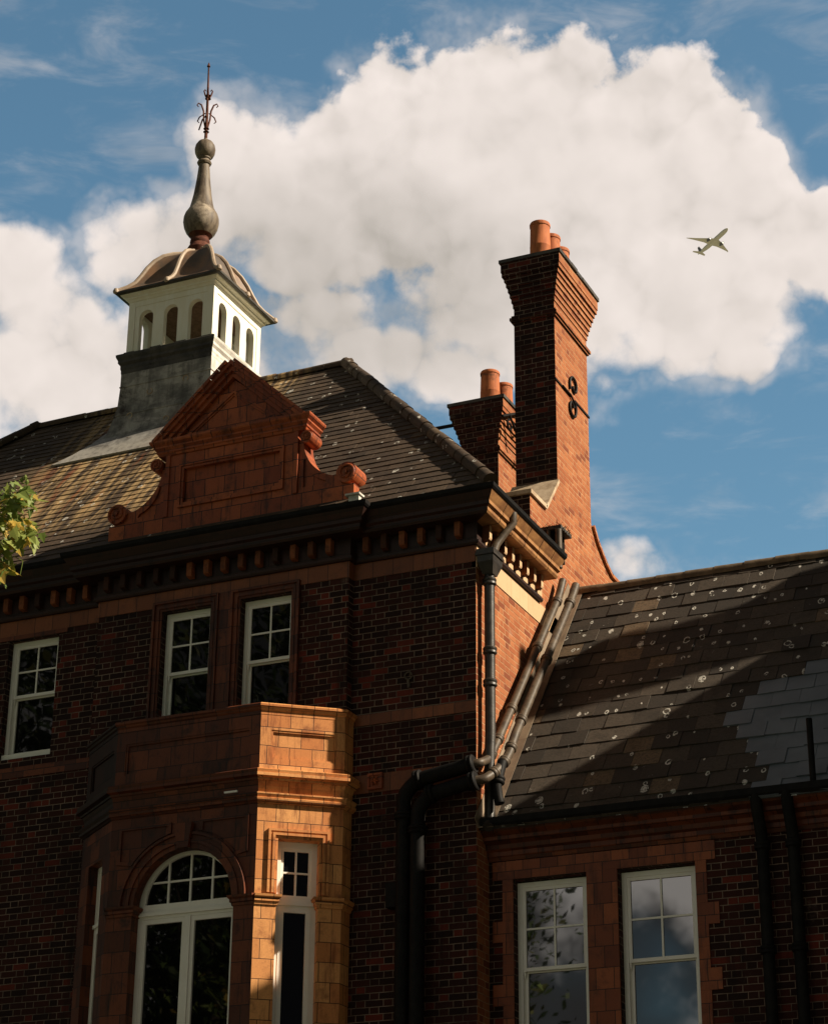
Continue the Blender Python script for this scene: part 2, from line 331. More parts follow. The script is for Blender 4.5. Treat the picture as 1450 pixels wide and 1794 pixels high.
def lead_mat():
    m = noisy('weathered_lead_skirt', (0.16, 0.155, 0.145), (0.42, 0.395, 0.36), 2.6, 0.6, 0.3, 0.4, False, (0.030, 0.020, 0.013))
    t = NT(m.node_tree); b = t.n['Principled BSDF']; P = pos(t); x, y, z = t.sep(P)[0:3]
    old = b.inputs['Base Color'].links[0].from_socket
    n = t.noise(P, 4, 6, 0.7)
    zz = t.math('ADD', z, t.math('MULTIPLY', t.math('SUBTRACT', n, 0.5), 0.5))
    c = t.mix(t.math('MULTIPLY', t.ramp(zz, 15.50, 15.25), 0.75), old, (0.42, 0.39, 0.34))
    st = t.math('MULTIPLY', t.ramp(t.math('ADD', x, n), -5.75, -5.3), t.ramp(zz, 16.1, 15.7))
    c = t.mix(t.math('MULTIPLY', st, 0.7), c, (0.16, 0.06, 0.025))
    blk = t.math('MULTIPLY', t.ramp(t.noise(t.vec('MULTIPLY', P, (1, 1, 2.2)), 2.3, 6, 0.7), 0.52, 0.60), t.ramp(zz, 15.35, 15.6))
    c = t.mix(t.math('MULTIPLY', blk, 0.40), c, (0.05, 0.045, 0.04))
    vs_ = t.ramp(t.noise(t.vec('MULTIPLY', P, (7, 7, 0.5)), 1.6, 6, 0.7), 0.46, 0.66)
    c = t.mix(t.math('MULTIPLY', vs_, 0.45), c, (0.045, 0.04, 0.035))
    t.l.new(c, b.inputs['Base Color'])
    return m
M['lead_skirt'] = lead_mat()
M['newslate'] = noisy('new_blue_grey_slate', (0.085, 0.10, 0.115), (0.12, 0.138, 0.155), 1.5, 0.5, 0.5, 0.15)

def leaf_mat(name, cols, trans=0.35):
    m, t, b = mat(name)
    at = t.new('ShaderNodeAttribute', attribute_name='tint').outputs['Color']
    r, g, bl = t.sep(at)[0:3]
    col = t.mix(r, cols[0], cols[1]); col = t.mix(t.math('GREATER_THAN', g, 0.80), col, cols[2])
    setb(t, b, col, 0.5, 0.35)
    tr = t.new('ShaderNodeBsdfTranslucent'); t.put(tr.inputs[0], col)
    ms = t.new('ShaderNodeMixShader'); ms.inputs[0].default_value = trans
    out = [n for n in t.n if n.type == 'OUTPUT_MATERIAL'][0]
    t.l.new(b.outputs[0], ms.inputs[1]); t.l.new(tr.outputs[0], ms.inputs[2]); t.l.new(ms.outputs[0], out.inputs[0])
    return m
M['leaf'] = leaf_mat('plane_tree_leaf', ((0.13, 0.20, 0.045), (0.32, 0.36, 0.09), (0.52, 0.36, 0.07)), 0.4)
M['leaf_dark'] = leaf_mat('dark_tree_leaf', ((0.030, 0.055, 0.014), (0.06, 0.085, 0.022), (0.10, 0.10, 0.025)), 0.2)

# ------------------------------------------------------------------ mesh builder
class MB:
    def __init__(s): s.v = []; s.f = []; s.m = []; s.uv = []; s.c = []
    def add(s, vs, fs, mi=0, uv=None, c=None):
        o = len(s.v); s.v += [tuple(x) for x in vs]
        for k, f in enumerate(fs):
            s.f.append(tuple(o + i for i in f)); s.m.append(mi[k] if isinstance(mi, (list, tuple)) else mi)
            s.uv.append(uv[k] if uv else None); s.c.append(c)
    def box(s, x0, x1, y0, y1, z0, z1, mi=0):
        v = [(x, y, z) for z in (z0, z1) for y in (y0, y1) for x in (x0, x1)]
        s.add(v, [(0, 2, 3, 1), (4, 5, 7, 6), (0, 1, 5, 4), (2, 6, 7, 3), (0, 4, 6, 2), (1, 3, 7, 5)], mi)
    def obox(s, O, U, V, N, u0, u1, v0, v1, n0, n1, mi=0):
        O, U, V, N = Vector(O), Vector(U), Vector(V), Vector(N)
        v = [O + U * a + V * b + N * c for c in (n0, n1) for b in (v0, v1) for a in (u0, u1)]
        s.add(v, [(0, 2, 3, 1), (4, 5, 7, 6), (0, 1, 5, 4), (2, 6, 7, 3), (0, 4, 6, 2), (1, 3, 7, 5)], mi)
    def plate(s, outer, holes, O, U, V, N, thick, mi=0, mside=None, mhole=None, back=True):
        """Polygon with holes in (u, v) extruded backwards along -N."""
        O, U, V, N = Vector(O), Vector(U), Vector(V), Vector(N).normalized()
        loops = [outer] + list(holes)
        tris = tessellate_polygon([[Vector((a, b, 0)) for a, b in L] for L in loops])
        flat = [p for L in loops for p in L]
        fr = [O + U * a + V * b for a, b in flat]
        fs = []
        for t3 in tris:
            a, b, c = (fr[i] for i in t3)
            fs.append(tuple(t3) if (b - a).cross(c - a).dot(N) > 0 else tuple(reversed(t3)))
        s.add(fr, fs, mi)
        if back: s.add([p - N * thick for p in fr], [tuple(reversed(f)) for f in fs], mi)
        ms = mi if mside is None else mside
        for k, L in enumerate(loops):
            n = len(L); P0 = [O + U * a + V * b for a, b in L]
            area = sum(L[i][0] * L[(i + 1) % n][1] - L[(i + 1) % n][0] * L[i][1] for i in range(n))
            ccw = (area > 0) == (U.cross(V).dot(N) > 0)
            for i in range(n):
                a, b = P0[i], P0[(i + 1) % n]
                q = [a, b, b - N * thick, a - N * thick]
                f = (3, 2, 1, 0) if (ccw == (k == 0)) else (0, 1, 2, 3)
                s.add(q, [f], ms if k == 0 else (ms if mhole is None else mhole))
    def sweep(s, path, prof, mi=0, caps=True):
        """Moulding: closed profile [(d, z)] carried along an XY path, d outward = right of travel."""
        n = len(path); m = len(prof); rings = []
        P = [Vector((a, b)) for a, b in path]
        for i in range(n):
            ds = []
            if i > 0: ds.append((P[i] - P[i - 1]).normalized())
            if i < n - 1: ds.append((P[i + 1] - P[i]).normalized())
            ns = [Vector((d.y, -d.x)) for d in ds]
            mvec = ns[0] if len(ns) == 1 else (ns[0] + ns[1]) / (1 + ns[0].dot(ns[1]))
            rings.append([(P[i].x + mvec.x * d, P[i].y + mvec.y * d, z) for d, z in prof])
        vs = [p for r in rings for p in r]; fs = []
        area = sum(prof[i][0] * prof[(i + 1) % m][1] - prof[(i + 1) % m][0] * prof[i][1] for i in range(m))
        for i in range(n - 1):
            for j in range(m):
                k = (j + 1) % m
                f = (i * m + j, i * m + k, (i + 1) * m + k, (i + 1) * m + j)
                fs.append(f if area < 0 else tuple(reversed(f)))
        if caps:
            a = tuple(range(m)); b = tuple((n - 1) * m + j for j in range(m))
            fs.append(tuple(reversed(a)) if area < 0 else a); fs.append(b if area < 0 else tuple(reversed(b)))
        s.add(vs, fs, mi)
    def tube(s, pts, r, seg=10, mi=0, caps=True):
        P = [Vector(p) for p in pts]; n = len(P); rs = r if isinstance(r, (list, tuple)) else [r] * n
        rings = []; up = None
        for i in range(n):
            t = (P[min(i + 1, n - 1)] - P[max(i - 1, 0)]).normalized()
            if up is None:
                up = Vector((0, 0, 1)) if abs(t.z) < 0.9 else Vector((1, 0, 0))
            a = (up - t * up.dot(t)).normalized(); b = t.cross(a); up = a
            rings.append([P[i] + (a * math.cos(q) + b * math.sin(q)) * rs[i] for q in (2 * math.pi * k / seg for k in range(seg))])
        vs = [p for g in rings for p in g]; fs = []
        for i in range(n - 1):
            for j in range(seg):
                k = (j + 1) % seg
                fs.append((i * seg + j, i * seg + k, (i + 1) * seg + k, (i + 1) * seg + j))
        if caps: fs.append(tuple(range(seg - 1, -1, -1))); fs.append(tuple((n - 1) * seg + j for j in range(seg)))
        s.add(vs, fs, mi)
    def lathe(s, c, prof, seg=28, mi=0):
        vs = []; fs = []
        for r, z in prof:
            vs += [(c[0] + r * math.cos(2 * math.pi * k / seg), c[1] + r * math.sin(2 * math.pi * k / seg), c[2] + z) for k in range(seg)]
        for i in range(len(prof) - 1):
            for j in range(seg):
                k = (j + 1) % seg
                fs.append((i * seg + j, i * seg + k, (i + 1) * seg + k, (i + 1) * seg + j))
        fs.append(tuple(range(seg - 1, -1, -1))); fs.append(tuple((len(prof) - 1) * seg + j for j in range(seg)))
        s.add(vs, fs, mi)
    def build(s, name, mats, parent=None, smooth=None, label=None):
        off = wloc(parent)
        me = bpy.data.meshes.new(name)
        me.from_pydata([(a - off[0], b - off[1], c - off[2]) for a, b, c in s.v], [], s.f)
        for m in (mats if isinstance(mats, (list, tuple)) else [mats]): me.materials.append(m)
        me.polygons.foreach_set('material_index', s.m)
        ul = me.uv_layers.new(name='UVMap')
        anyc = any(c is not None for c in s.c)
        uvbuf = []; cb = []
        Z = Vector((0, 0, 1))
        for k, p in enumerate(me.polygons):
            n = p.normal; u_ = s.uv[k]
            if u_ is None:
                if abs(n.z) > 0.94: T, B = Vector((1, 0, 0)), Vector((0, 1, 0))
                else:
                    T = Z.cross(n).normalized(); B = n.cross(T)
                for vi in p.vertices:
                    q = Vector(s.v[vi]); uvbuf += [q.dot(T), q.dot(B)]
            else:
                for q in u_: uvbuf += [q[0], q[1]]
            if anyc:
                c = s.c[k] or (0.5, 0.5, 0.5)
                cb += [c[0], c[1], c[2], 1.0] * len(p.vertices)
        ul.data.foreach_set('uv', uvbuf)
        if anyc:
            ca = me.color_attributes.new('tint', 'FLOAT_COLOR', 'CORNER'); ca.data.foreach_set('color', cb)
        if smooth is not None:
            me.polygons.foreach_set('use_smooth', [True] * len(me.polygons))
            me.set_sharp_from_angle(angle=rad(smooth))
        me.update()
        o = bpy.data.objects.new(name, me); COL.objects.link(o)
        if parent: o.parent = parent
        if label: o['label'] = label
        return o
def wloc(o):
    v = Vector((0, 0, 0))
    while o is not None: v += o.location; o = o.parent
    return v
def thing(name, label, cat, loc, group=None):
    o = bpy.data.objects.new(name, None); COL.objects.link(o); o.empty_display_size = 0.3
    o.location = loc; o['label'] = label; o['category'] = cat
    if group: o['group'] = group
    return o
X_, Y_, Z_ = Vector((1, 0, 0)), Vector((0, 1, 0)), Vector((0, 0, 1))
NY = Vector((0, -1, 0))
def rect(a, b, c, d): return [(a, c), (b, c), (b, d), (a, d)]
def arch(cx, zs, r, zb, n=20):
    return [(cx - r, zb), (cx + r, zb)] + [(cx + r * math.cos(math.pi * k / n), zs + r * math.sin(math.pi * k / n)) for k in range(n + 1)]

def tiled(mb, O, U, V, N, poly, course, tw, lift, v0=0.0, stagger=0.5, jit=0.006, pick=None):
    """Every tile or slate a thin slab of its own, clipped to a convex polygon in (u, v)."""
    def clip(P):
        out = P
        n = len(poly)
        for i in range(n):
            a = poly[i]; b = poly[(i + 1) % n]; inp = out; out = []
            def side(p): return (b[0] - a[0]) * (p[1] - a[1]) - (b[1] - a[1]) * (p[0] - a[0])
            for k in range(len(inp)):
                p, q = inp[k], inp[(k + 1) % len(inp)]
                sp, sq = side(p), side(q)
                if sp >= 0: out.append(p)
                if (sp >= 0) != (sq >= 0):
                    t = sp / (sp - sq); out.append((p[0] + (q[0] - p[0]) * t, p[1] + (q[1] - p[1]) * t))
            if not out: return []
        return out
    umin = min(p[0] for p in poly); umax = max(p[0] for p in poly); vmax = max(p[1] for p in poly)
    r = 0; v = v0
    while v < vmax:
        u = umin - tw * (stagger if r % 2 else 0) - tw * random.random() * 0.12
        while u < umax:
            g = 0.0022
            dz = random.uniform(-jit, jit) * 0.6; sl = random.uniform(-jit, jit)
            P = clip([(u + g, v + random.uniform(-jit, jit)), (u + tw - g, v + random.uniform(-jit, jit)), (u + tw - g, v + course + 0.005), (u + g, v + course + 0.005)])
            if len(P) >= 3:
                ar = abs(sum(P[i][0] * P[(i + 1) % len(P)][1] - P[(i + 1) % len(P)][0] * P[i][1] for i in range(len(P))))
                if ar > 1e-4:
                    def h(p): return max(0.0012, lift * (1 - (p[1] - v) / course) + dz + sl * (p[0] - u) / tw + 0.004)
                    top = [O + U * p[0] + V * p[1] + N * h(p) for p in P]
                    bot = [O + U * p[0] + V * p[1] - N * 0.012 for p in P]
                    n = len(P)
                    c = (random.random(), random.random(), random.random())
                    mi = pick(u + tw / 2, v + course / 2) if pick else 0
                    mb.add(top + bot, [tuple(range(n))] + [(n + i, n + (i + 1) % n, (i + 1) % n, i) for i in range(n)], mi,
                           [list(P)] + [[P[i], P[(i + 1) % n], P[(i + 1) % n], P[i]] for i in range(n)], c)
            u += tw
        v += course; r += 1
def halfround(mb, A, B, up, r, ln, lap=0.012, seg=9):
    """Run of half-round ridge tiles from A to B, each lapping the last."""
    A, B = Vector(A), Vector(B); t = (B - A); L = t.length; t.normalize(); up = (Vector(up) - t * Vector(up).dot(t)).normalized(); sx = t.cross(up)
    n = int(L / ln)
    for k in range(n + 1):
        a = A + t * (k * ln); b = A + t * min(L, (k + 1) * ln + 0.03)
        j = Vector((random.uniform(-.006, .006), random.uniform(-.006, .006), random.uniform(-.006, .006)))
        c = (random.random(), random.random(), random.random())
        vs = []
        for (p, rr) in ((a, r + lap), (b, r)):
            for q in range(seg + 1):
                an = math.pi * (-0.12 + 1.24 * q / seg)
                vs.append(p + j + sx * math.cos(an) * rr + up * math.sin(an) * rr)
        fs = [(q, q + 1, seg + 2 + q, seg + 1 + q) for q in range(seg)]
        fs.append(tuple(range(seg, -1, -1)))
        mb.add(vs, fs, 0, None, c)
def spiral(mb, c, ax1, ax2, r0, r1, turns, rad_, a0=0.0, n=40, mi=0, sgn=1, seg=6):
    c, ax1, ax2 = Vector(c), Vector(ax1), Vector(ax2)
    pts = []
    for k in range(n + 1):
        q = k / n; a = a0 + sgn * turns * 2 * math.pi * q; r = r0 + (r1 - r0) * q
        pts.append(c + ax1 * (r * math.cos(a)) + ax2 * (r * math.sin(a)))
    mb.tube(pts, rad_, seg, mi); return pts

# ================================================================== SETTING
mb = MB(); mb.add([(-9000, -9000, 0), (9000, -9000, 0), (9000, 9000, 0), (-9000, 9000, 0)], [(0, 1, 2, 3)])
g = mb.build('ground', M['aircraft_g']); g['kind'] = 'structure'
mb = MB(); mb.add([(-350, -350, 0.004), (350, -350, 0.004), (350, 350, 0.004), (-350, 350, 0.004)], [(0, 1, 2, 3)])
g = mb.build('lawn', M['grass']); g['kind'] = 'structure'
mb = MB(); mb.box(-60, 60, -13, -0.0, -0.1, 0.14)
g = mb.build('pavement', M['ground']); g['kind'] = 'structure'
mb = MB(); mb.add([(-200, -24, 0.009), (200, -24, 0.009), (200, -13.2, 0.009), (-200, -13.2, 0.009)], [(0, 1, 2, 3)])
g = mb.build('road', M['asphalt']); g['kind'] = 'structure'

# ================================================================== windows
def sash(parent, O, U, N, w, h, zmid, bars=True, name='window', lower=True, extra_rail=False, sill=False, glass='glass'):
    """Box sash window: O is the lower left corner of the frame face; U across, N outwards."""
    V = Z_; mb = MB(); f = 0.055
    for (a, b, c, d) in ((0, f, 0, h), (w - f, w, 0, h), (f, w - f, h - f, h), (f, w - f, 0, f * 1.2)): mb.obox(O, U, V, N, a, b, c, d, -0.10, 0.0)
    if sill: mb.obox(O, U, V, N, -0.01, w + 0.01, -0.03, f * 1.2 + 0.015, 0.0015, 0.06)
    win = mb.build(name, M['white'], parent)
    r = 0.04; i0, i1 = f, w - f; d0, d1 = -0.05, -0.012
    up = MB()
    for (a, b, c, d) in ((i0, i0 + r, zmid, h - f), (i1 - r, i1, zmid, h - f), (i0 + r, i1 - r, h - f - r, h - f), (i0 + r, i1 - r, zmid, zmid + r)): up.obox(O, U, V, N, a, b, c, d, d0, d1)
    um = (i0 + i1) / 2; vm = (zmid + h - f) / 2
    up.obox(O, U, V, N, um - 0.011, um + 0.011, zmid + r, h - f - r, d0 + .004, d1 - .004)
    up.obox(O, U, V, N, i0 + r, um - 0.011, vm - 0.011, vm + 0.011, d0 + .006, d1 - .006)
    up.obox(O, U, V, N, um + 0.011, i1 - r, vm - 0.011, vm + 0.011, d0 + .006, d1 - .006)
    if extra_rail: up.obox(O, U, V, N, i0 + r, i1 - r, zmid + 0.19, zmid + 0.215, d0 - .03, d0 - .008)
    for xx in (i0 + 0.012, i1 - 0.012):
        up.tube([O + U * xx + V * (zmid + 0.0) + N * -.03, O + U * xx + V * (zmid - 0.05) + N * -.03, O + U * xx + V * (zmid - 0.075) + N * -.03], [.014, .012, .004], 6)
    up.build('sash', M['white'], win)
    pn = MB(); pn.obox(O, U, V, N, i0 + r * .5, i1 - r * .5, zmid + r * .5, h - f - r * .5, -0.034, -0.030); pn.build('pane', M[glass], win)
    lo = MB(); e0, e1 = -0.095, -0.055
    for (a, b, c, d) in ((i0, i0 + r, f * 1.2, zmid + r * .6), (i1 - r, i1, f * 1.2, zmid + r * .6), (i0 + r, i1 - r, zmid - r * .4, zmid + r * .6), (i0 + r, i1 - r, f * 1.2, f * 1.2 + r * 1.6)): lo.obox(O, U, V, N, a, b, c, d, e0, e1)
    lo.build('sash', M['white'], win)
    pn = MB(); pn.obox(O, U, V, N, i0 + r * .5, i1 - r * .5, f * 1.2 + r * .5, zmid, -0.080, -0.076); pn.build('pane', M[glass], win)
    return win
def architrave(mb, x0, x1, z0, z1, Y, width, steps, mi=0, bottom=False):
    """Moulded surround: nested flat bands round an opening, each prouder than the last towards the outside."""
    n = len(steps)
    for k, d in enumerate(steps):
        a = width * k / n; b = width * (k + 1) / n
        mb.box(x0 - b, x0 - a, Y - d, Y, z0, z1 + b, mi); mb.box(x1 + a, x1 + b, Y - d, Y, z0, z1 + b, mi)
        mb.box(x0 - a, x1 + a, Y - d, Y, z1 + a, z1 + b, mi)

# ================================================================== MAIN BUILDING
B = thing('brick_building', 'tall red brick building with a hipped tiled roof, white cupola and terracotta gable', 'building', (-6.3, 3.5, 0))
EZ = 12.29
# --- walls
mb = MB()
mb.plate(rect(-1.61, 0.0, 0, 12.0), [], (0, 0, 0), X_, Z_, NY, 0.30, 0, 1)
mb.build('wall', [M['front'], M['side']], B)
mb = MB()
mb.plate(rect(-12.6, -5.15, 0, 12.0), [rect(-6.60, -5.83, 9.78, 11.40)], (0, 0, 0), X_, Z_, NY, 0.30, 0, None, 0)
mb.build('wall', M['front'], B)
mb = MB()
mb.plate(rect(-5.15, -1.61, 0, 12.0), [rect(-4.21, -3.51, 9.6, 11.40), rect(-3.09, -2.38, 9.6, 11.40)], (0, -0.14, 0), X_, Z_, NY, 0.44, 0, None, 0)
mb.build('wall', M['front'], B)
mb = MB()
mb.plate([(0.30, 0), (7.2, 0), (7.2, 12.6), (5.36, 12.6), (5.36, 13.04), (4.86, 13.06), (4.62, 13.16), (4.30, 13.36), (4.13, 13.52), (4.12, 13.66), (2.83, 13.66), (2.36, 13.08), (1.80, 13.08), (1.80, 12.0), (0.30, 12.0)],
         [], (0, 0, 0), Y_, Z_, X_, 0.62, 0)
# front faces of the breast take the dark brick, painting in their shade
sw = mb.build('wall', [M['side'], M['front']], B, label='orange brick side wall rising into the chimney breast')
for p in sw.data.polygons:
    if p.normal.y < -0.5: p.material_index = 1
# copings
mb = MB()
mb.box(-0.66, 0.035, 1.76, 2.34, 13.082, 13.14)
a = Vector((0, 2.345, 13.085)); d = Vector((0, 0.485, 0.585)); L = d.length; d.normalize(); nn = Vector((0, -d.z, d.y))
mb.obox(a, d, X_, nn, 0.0, L, -0.64, 0.035, 0.002, 0.05)
mb.build('coping', M['stone'], B)
mb = MB()
cp = [(5.42, 13.04), (4.86, 13.06), (4.62, 13.16), (4.30, 13.36), (4.13, 13.54)]
for k in range(len(cp) - 1):
    a = Vector((0, cp[k][0], cp[k][1])); d = Vector((0, cp[k + 1][0] - cp[k][0], cp[k + 1][1] - cp[k][1])); L = d.length; d.normalize(); nn = Vector((0, d.z, -d.y))
    mb.obox(a, d, X_, nn, -0.005, L, -0.66, 0.04, 0.003 + 0.001 * k, 0.055 + 0.001 * k)
mb.build('coping', M['side'], B)
# --- string courses and frieze
front_path = [(-12.6, 0.0), (-5.15, 0.0), (-5.15, -0.14), (-1.61, -0.14), (-1.61, 0.0), (-0.001, 0.0)]
def flat(z0, z1, d): return [(-0.05, z0), (d, z0), (d, z1), (-0.05, z1)]
mb = MB(); mb.sweep(front_path, flat(11.46, 11.665, 0.012)); mb.build('frieze', M['band'], B)
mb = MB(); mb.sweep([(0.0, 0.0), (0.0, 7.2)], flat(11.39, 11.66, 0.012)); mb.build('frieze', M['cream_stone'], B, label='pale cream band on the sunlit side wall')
mb = MB(); mb.sweep([(-1.55, 0.0), (-0.001, 0.0)], flat(9.59, 9.72, 0.012)); mb.build('string_course', M['band'], B)
mb = MB(); mb.sweep([(-1.57, 0.0), (-0.001, 0.0)], flat(8.76, 8.98, 0.010)); mb.build('string_course', M['band'], B)
mb = MB(); mb.sweep([(-12.6, 0.0), (-5.15, 0.0)], flat(9.52, 9.66, 0.012)); mb.build('string_course', M['terra_dark'], B)
# square rosette tile beside the pipes
mb = MB(); mb.box(-1.36, -1.17, -0.03, -0.0105, 8.79, 8.98)
for (a, b, c, e) in ((-1.36, -1.17, 8.955, 8.98), (-1.36, -1.17, 8.79, 8.815), (-1.36, -1.335, 8.815, 8.955), (-1.195, -1.17, 8.815, 8.955)): mb.box(a, b, -0.05, -0.0301, c, e)
for k in range(6):
    an = k * math.pi / 3; cx, cz = -1.265 + .035 * math.cos(an), 8.885 + .035 * math.sin(an)
    mb.tube([(-1.265, -0.034, 8.885), (cx, -0.042, cz), (-1.265 + .055 * math.cos(an), -0.033, 8.885 + .055 * math.sin(an))], [.008, .017, .004], 6)
mb.build('rosette_tile', M['terra'], B)
# --- cornice: bed mould, corbel table, crown, iron gutter
full = [(-12.6, 0.0), (-5.15, 0.0), (-5.15, -0.14), (-1.61, -0.14), (-1.61, 0.0), (0.0, 0.0), (0.0, 2.06)]
mb = MB()
mb.sweep(full, [(-0.05, 11.668), (0.045, 11.668), (0.06, 11.69), (0.06, 11.715), (0.03, 11.73), (0.03, 11.955), (-0.05, 11.955)])
mb.build('bed_mould', M['soot_shade'], B)
mb = MB()
mb.sweep(full, [(-0.05, 11.957), (0.245, 11.957), (0.265, 11.985), (0.265, 12.03), (0.30, 12.05), (0.30, 12.095), (0.318, 12.12), (0.345, 12.165), (0.365, 12.20), (-0.05, 12.20)])
cor = mb.build('cornice', [M['soot_shade'], M['cornice']], B)
for p in cor.data.polygons:  # front run carries its shade as colour, the side run stays ochre
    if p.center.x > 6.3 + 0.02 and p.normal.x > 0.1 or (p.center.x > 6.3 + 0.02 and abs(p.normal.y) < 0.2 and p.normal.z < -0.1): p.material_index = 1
mb = MB()
gp = [(-12.9, 0.0), (-5.15, 0.0), (-5.15, -0.14), (-1.61, -0.14), (-1.61, 0.0), (0.0, 0.0), (0.0, 2.062)]
mb.sweep(gp, [(0.30, 12.202), (0.375, 12.202), (0.395, 12.225), (0.40, 12.27), (0.385, 12.275), (0.37, 12.24), (0.30, 12.235)])
gu = mb.build('gutter', M['iron'], B)
# joints in the crown mould on the side
for y in (0.12, 0.52, 0.92, 1.32, 1.72):
    mb = MB(); mb.sweep([(0.0, y), (0.0, y + 0.008)], [(0.1, 11.955), (0.247, 11.955), (0.267, 11.984), (0.267, 12.029), (0.302, 12.049), (0.302, 12.094), (0.32, 12.119), (0.347, 12.164), (0.367, 12.201), (0.1, 12.201)]); mb.build('cornice_joint', M['iron'], cor)
def corbel(x, y, along_x, first=[None, None]):
    k = 0 if along_x else 1
    if first[k] is None:
        mb = MB(); hw = 0.036
        prof = [(0.031, 11.765), (0.09, 11.77), (0.118, 11.78), (0.128, 11.80), (0.128, 11.956), (0.031, 11.956)]
        O = Vector((x, y, 0)); U = X_ if along_x else Y_; N = NY if along_x else X_
        a = [O + U * -hw + N * d + Z_ * z for d, z in prof]; b = [O + U * hw + N * d + Z_ * z for d, z in prof]; n = len(prof)
        fs = [(i, (i + 1) % n, n + (i + 1) % n, n + i) for i in range(n)] + [tuple(range(n - 1, -1, -1)), tuple(n + i for i in range(n))]
        if not along_x: fs = [tuple(reversed(f)) for f in fs]
        mb.add(a + b, fs)
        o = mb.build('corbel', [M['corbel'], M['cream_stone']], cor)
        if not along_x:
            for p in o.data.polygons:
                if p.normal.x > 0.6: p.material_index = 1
        first[k] = (o, x, y)
    else:
        o0, x0, y0 = first[k]; o = o0.copy(); COL.objects.link(o); o.location = (x - x0, y - y0, 0)
for k in range(6): corbel(-0.19 - 0.243 * k, 0.0, True)
for k in range(14): corbel(-1.84 - 0.243 * k, -0.14, True)
for k in range(12): corbel(-5.40 - 0.243 * k, 0.0, True)
for k in range(8): corbel(0.0, 0.16 + 0.243 * k, False)
# arched terracotta heads between the corbels of the side wall
mb = MB()
for k in range(8):
    y = 0.16 + 0.243 * k + 0.1215
    if y < 2.05:
        mb.plate([(y - 0.079, 11.74), (y - 0.079, 11.95), (y + 0.079, 11.95), (y + 0.079, 11.74)] + [(y + 0.055 * math.cos(math.pi * q / 8), 11.80 + 0.055 * math.sin(math.pi * q / 8)) for q in range(9)][0:0] , [], (0.045, 0, 0), Y_, Z_, X_, 0.014)
mb.build('corbel_panel', M['cream_stone'], cor)
# bracket and flashing block where the central gutter stops
mb = MB(); mb.box(-1.56, -1.42, -0.30, 0.02, 12.30, 12.46); mb.box(-1.595, -1.40, -0.33, 0.0, 12.461, 12.485)
mb.build('flashing_block', M['white_sunlit_lead'], B)
# --- windows of the upper floor
sash(B, Vector((-6.60, 0.11, 9.78)), X_, NY, 0.77, 1.62, 0.855, extra_rail=True, sill=True)
sash(B, Vector((-4.22, -0.02, 9.60)), X_, NY, 0.72, 1.80, 0.98)
sash(B, Vector((-3.10, -0.02, 9.60)), X_, NY, 0.73, 1.80, 0.98)
mb = MB()
architrave(mb, -4.21, -3.51, 9.6, 11.40, -0.1395, 0.12, [0.012, 0.03, 0.022, 0.05])
architrave(mb, -3.09, -2.38, 9.6, 11.40, -0.1395, 0.12, [0.012, 0.03, 0.022, 0.05])
mb.box(-3.385, -3.215, -0.165, -0.1395, 9.6, 11.52)
mb.build('window_surround', M['terra_dark'], B)
mb = MB(); mb.box(-6.75, -5.70, -0.014, 0.0, 11.402, 11.458)
mb.build('lintel', M['terra_dark'], B)

# --- roof
ROOF_S = (16.57 - EZ) / 3.95
Lr = math.hypot(3.95, 16.57 - EZ); V_ = Vector((0, 3.95, 16.57 - EZ)).normalized(); N_ = Vector((0, -V_.z, V_.y))
O_ = Vector((-12.94, -0.34, EZ))
mb = MB()
tiled(mb, O_, X_, V_, N_, [(0, 0), (13.28, 0), (13.28 - 3.95, Lr), (3.95, Lr)], 0.172, 0.27, 0.011, jit=0.003)
zq = EZ + 0.96 * ROOF_S; e = [(-12.94, -0.34, EZ), (0.34, -0.34, EZ), (-0.62, 7.56, EZ), (-12.94, 7.56, EZ), (-8.99, 3.61, 16.57), (-3.61, 3.61, 16.57), (0.34, 1.80, EZ), (-1.80, 1.80, EZ + 2.14 * ROOF_S), (-0.62, 1.80, zq), (-0.62, 6.6, zq)]
e = [(a, b, c - 0.02) for a, b, c in e]
mb.add(e, [(0, 1, 7, 5, 4), (1, 6, 8, 7), (7, 8, 9, 5), (9, 2, 3, 4, 5), (3, 0, 4)])
roof = mb.build('roof', M['tile'], B)
mb = MB()
V2 = Vector((-3.95, 0, 16.57 - EZ)).normalized(); N2 = Vector((V2.z, 0, -V2.x))
tiled(mb, Vector((0.34, -0.34, EZ)), Y_, V2, N2, [(0, 0), (2.14, 0), (2.14, 2.14 / 3.95 * Lr)], 0.172, 0.27, 0.011, jit=0.004)
v1 = 0.96 / 3.95 * Lr
tiled(mb, Vector((0.34, -0.34, EZ)), Y_, V2, N2, [(2.14, v1), (6.94, v1), (3.95, Lr), (2.14, 2.14 / 3.95 * Lr)], 0.172, 0.27, 0.011, v1, jit=0.004)
mb.build('roof', M['tile'], B)
mb = MB(); halfround(mb, (0.33, -0.33, EZ + .03), (-3.60, 3.60, 16.60), (0, 0, 1), 0.092, 0.30, 0.006); mb.build('hip_tiles', M['tile'], roof, 40)
mb = MB(); halfround(mb, (-3.50, 3.61, 16.57), (-9.1, 3.61, 16.57), (0, 0, 1), 0.085, 0.42, 0.006); mb.build('ridge_tiles', M['tile'], roof, 40)
mb = MB(); halfround(mb, (-12.93, -0.33, EZ + .03), (-8.99, 3.60, 16.60), (0, 0, 1), 0.092, 0.30, 0.006); mb.build('hip_tiles', M['tile'], roof, 40)

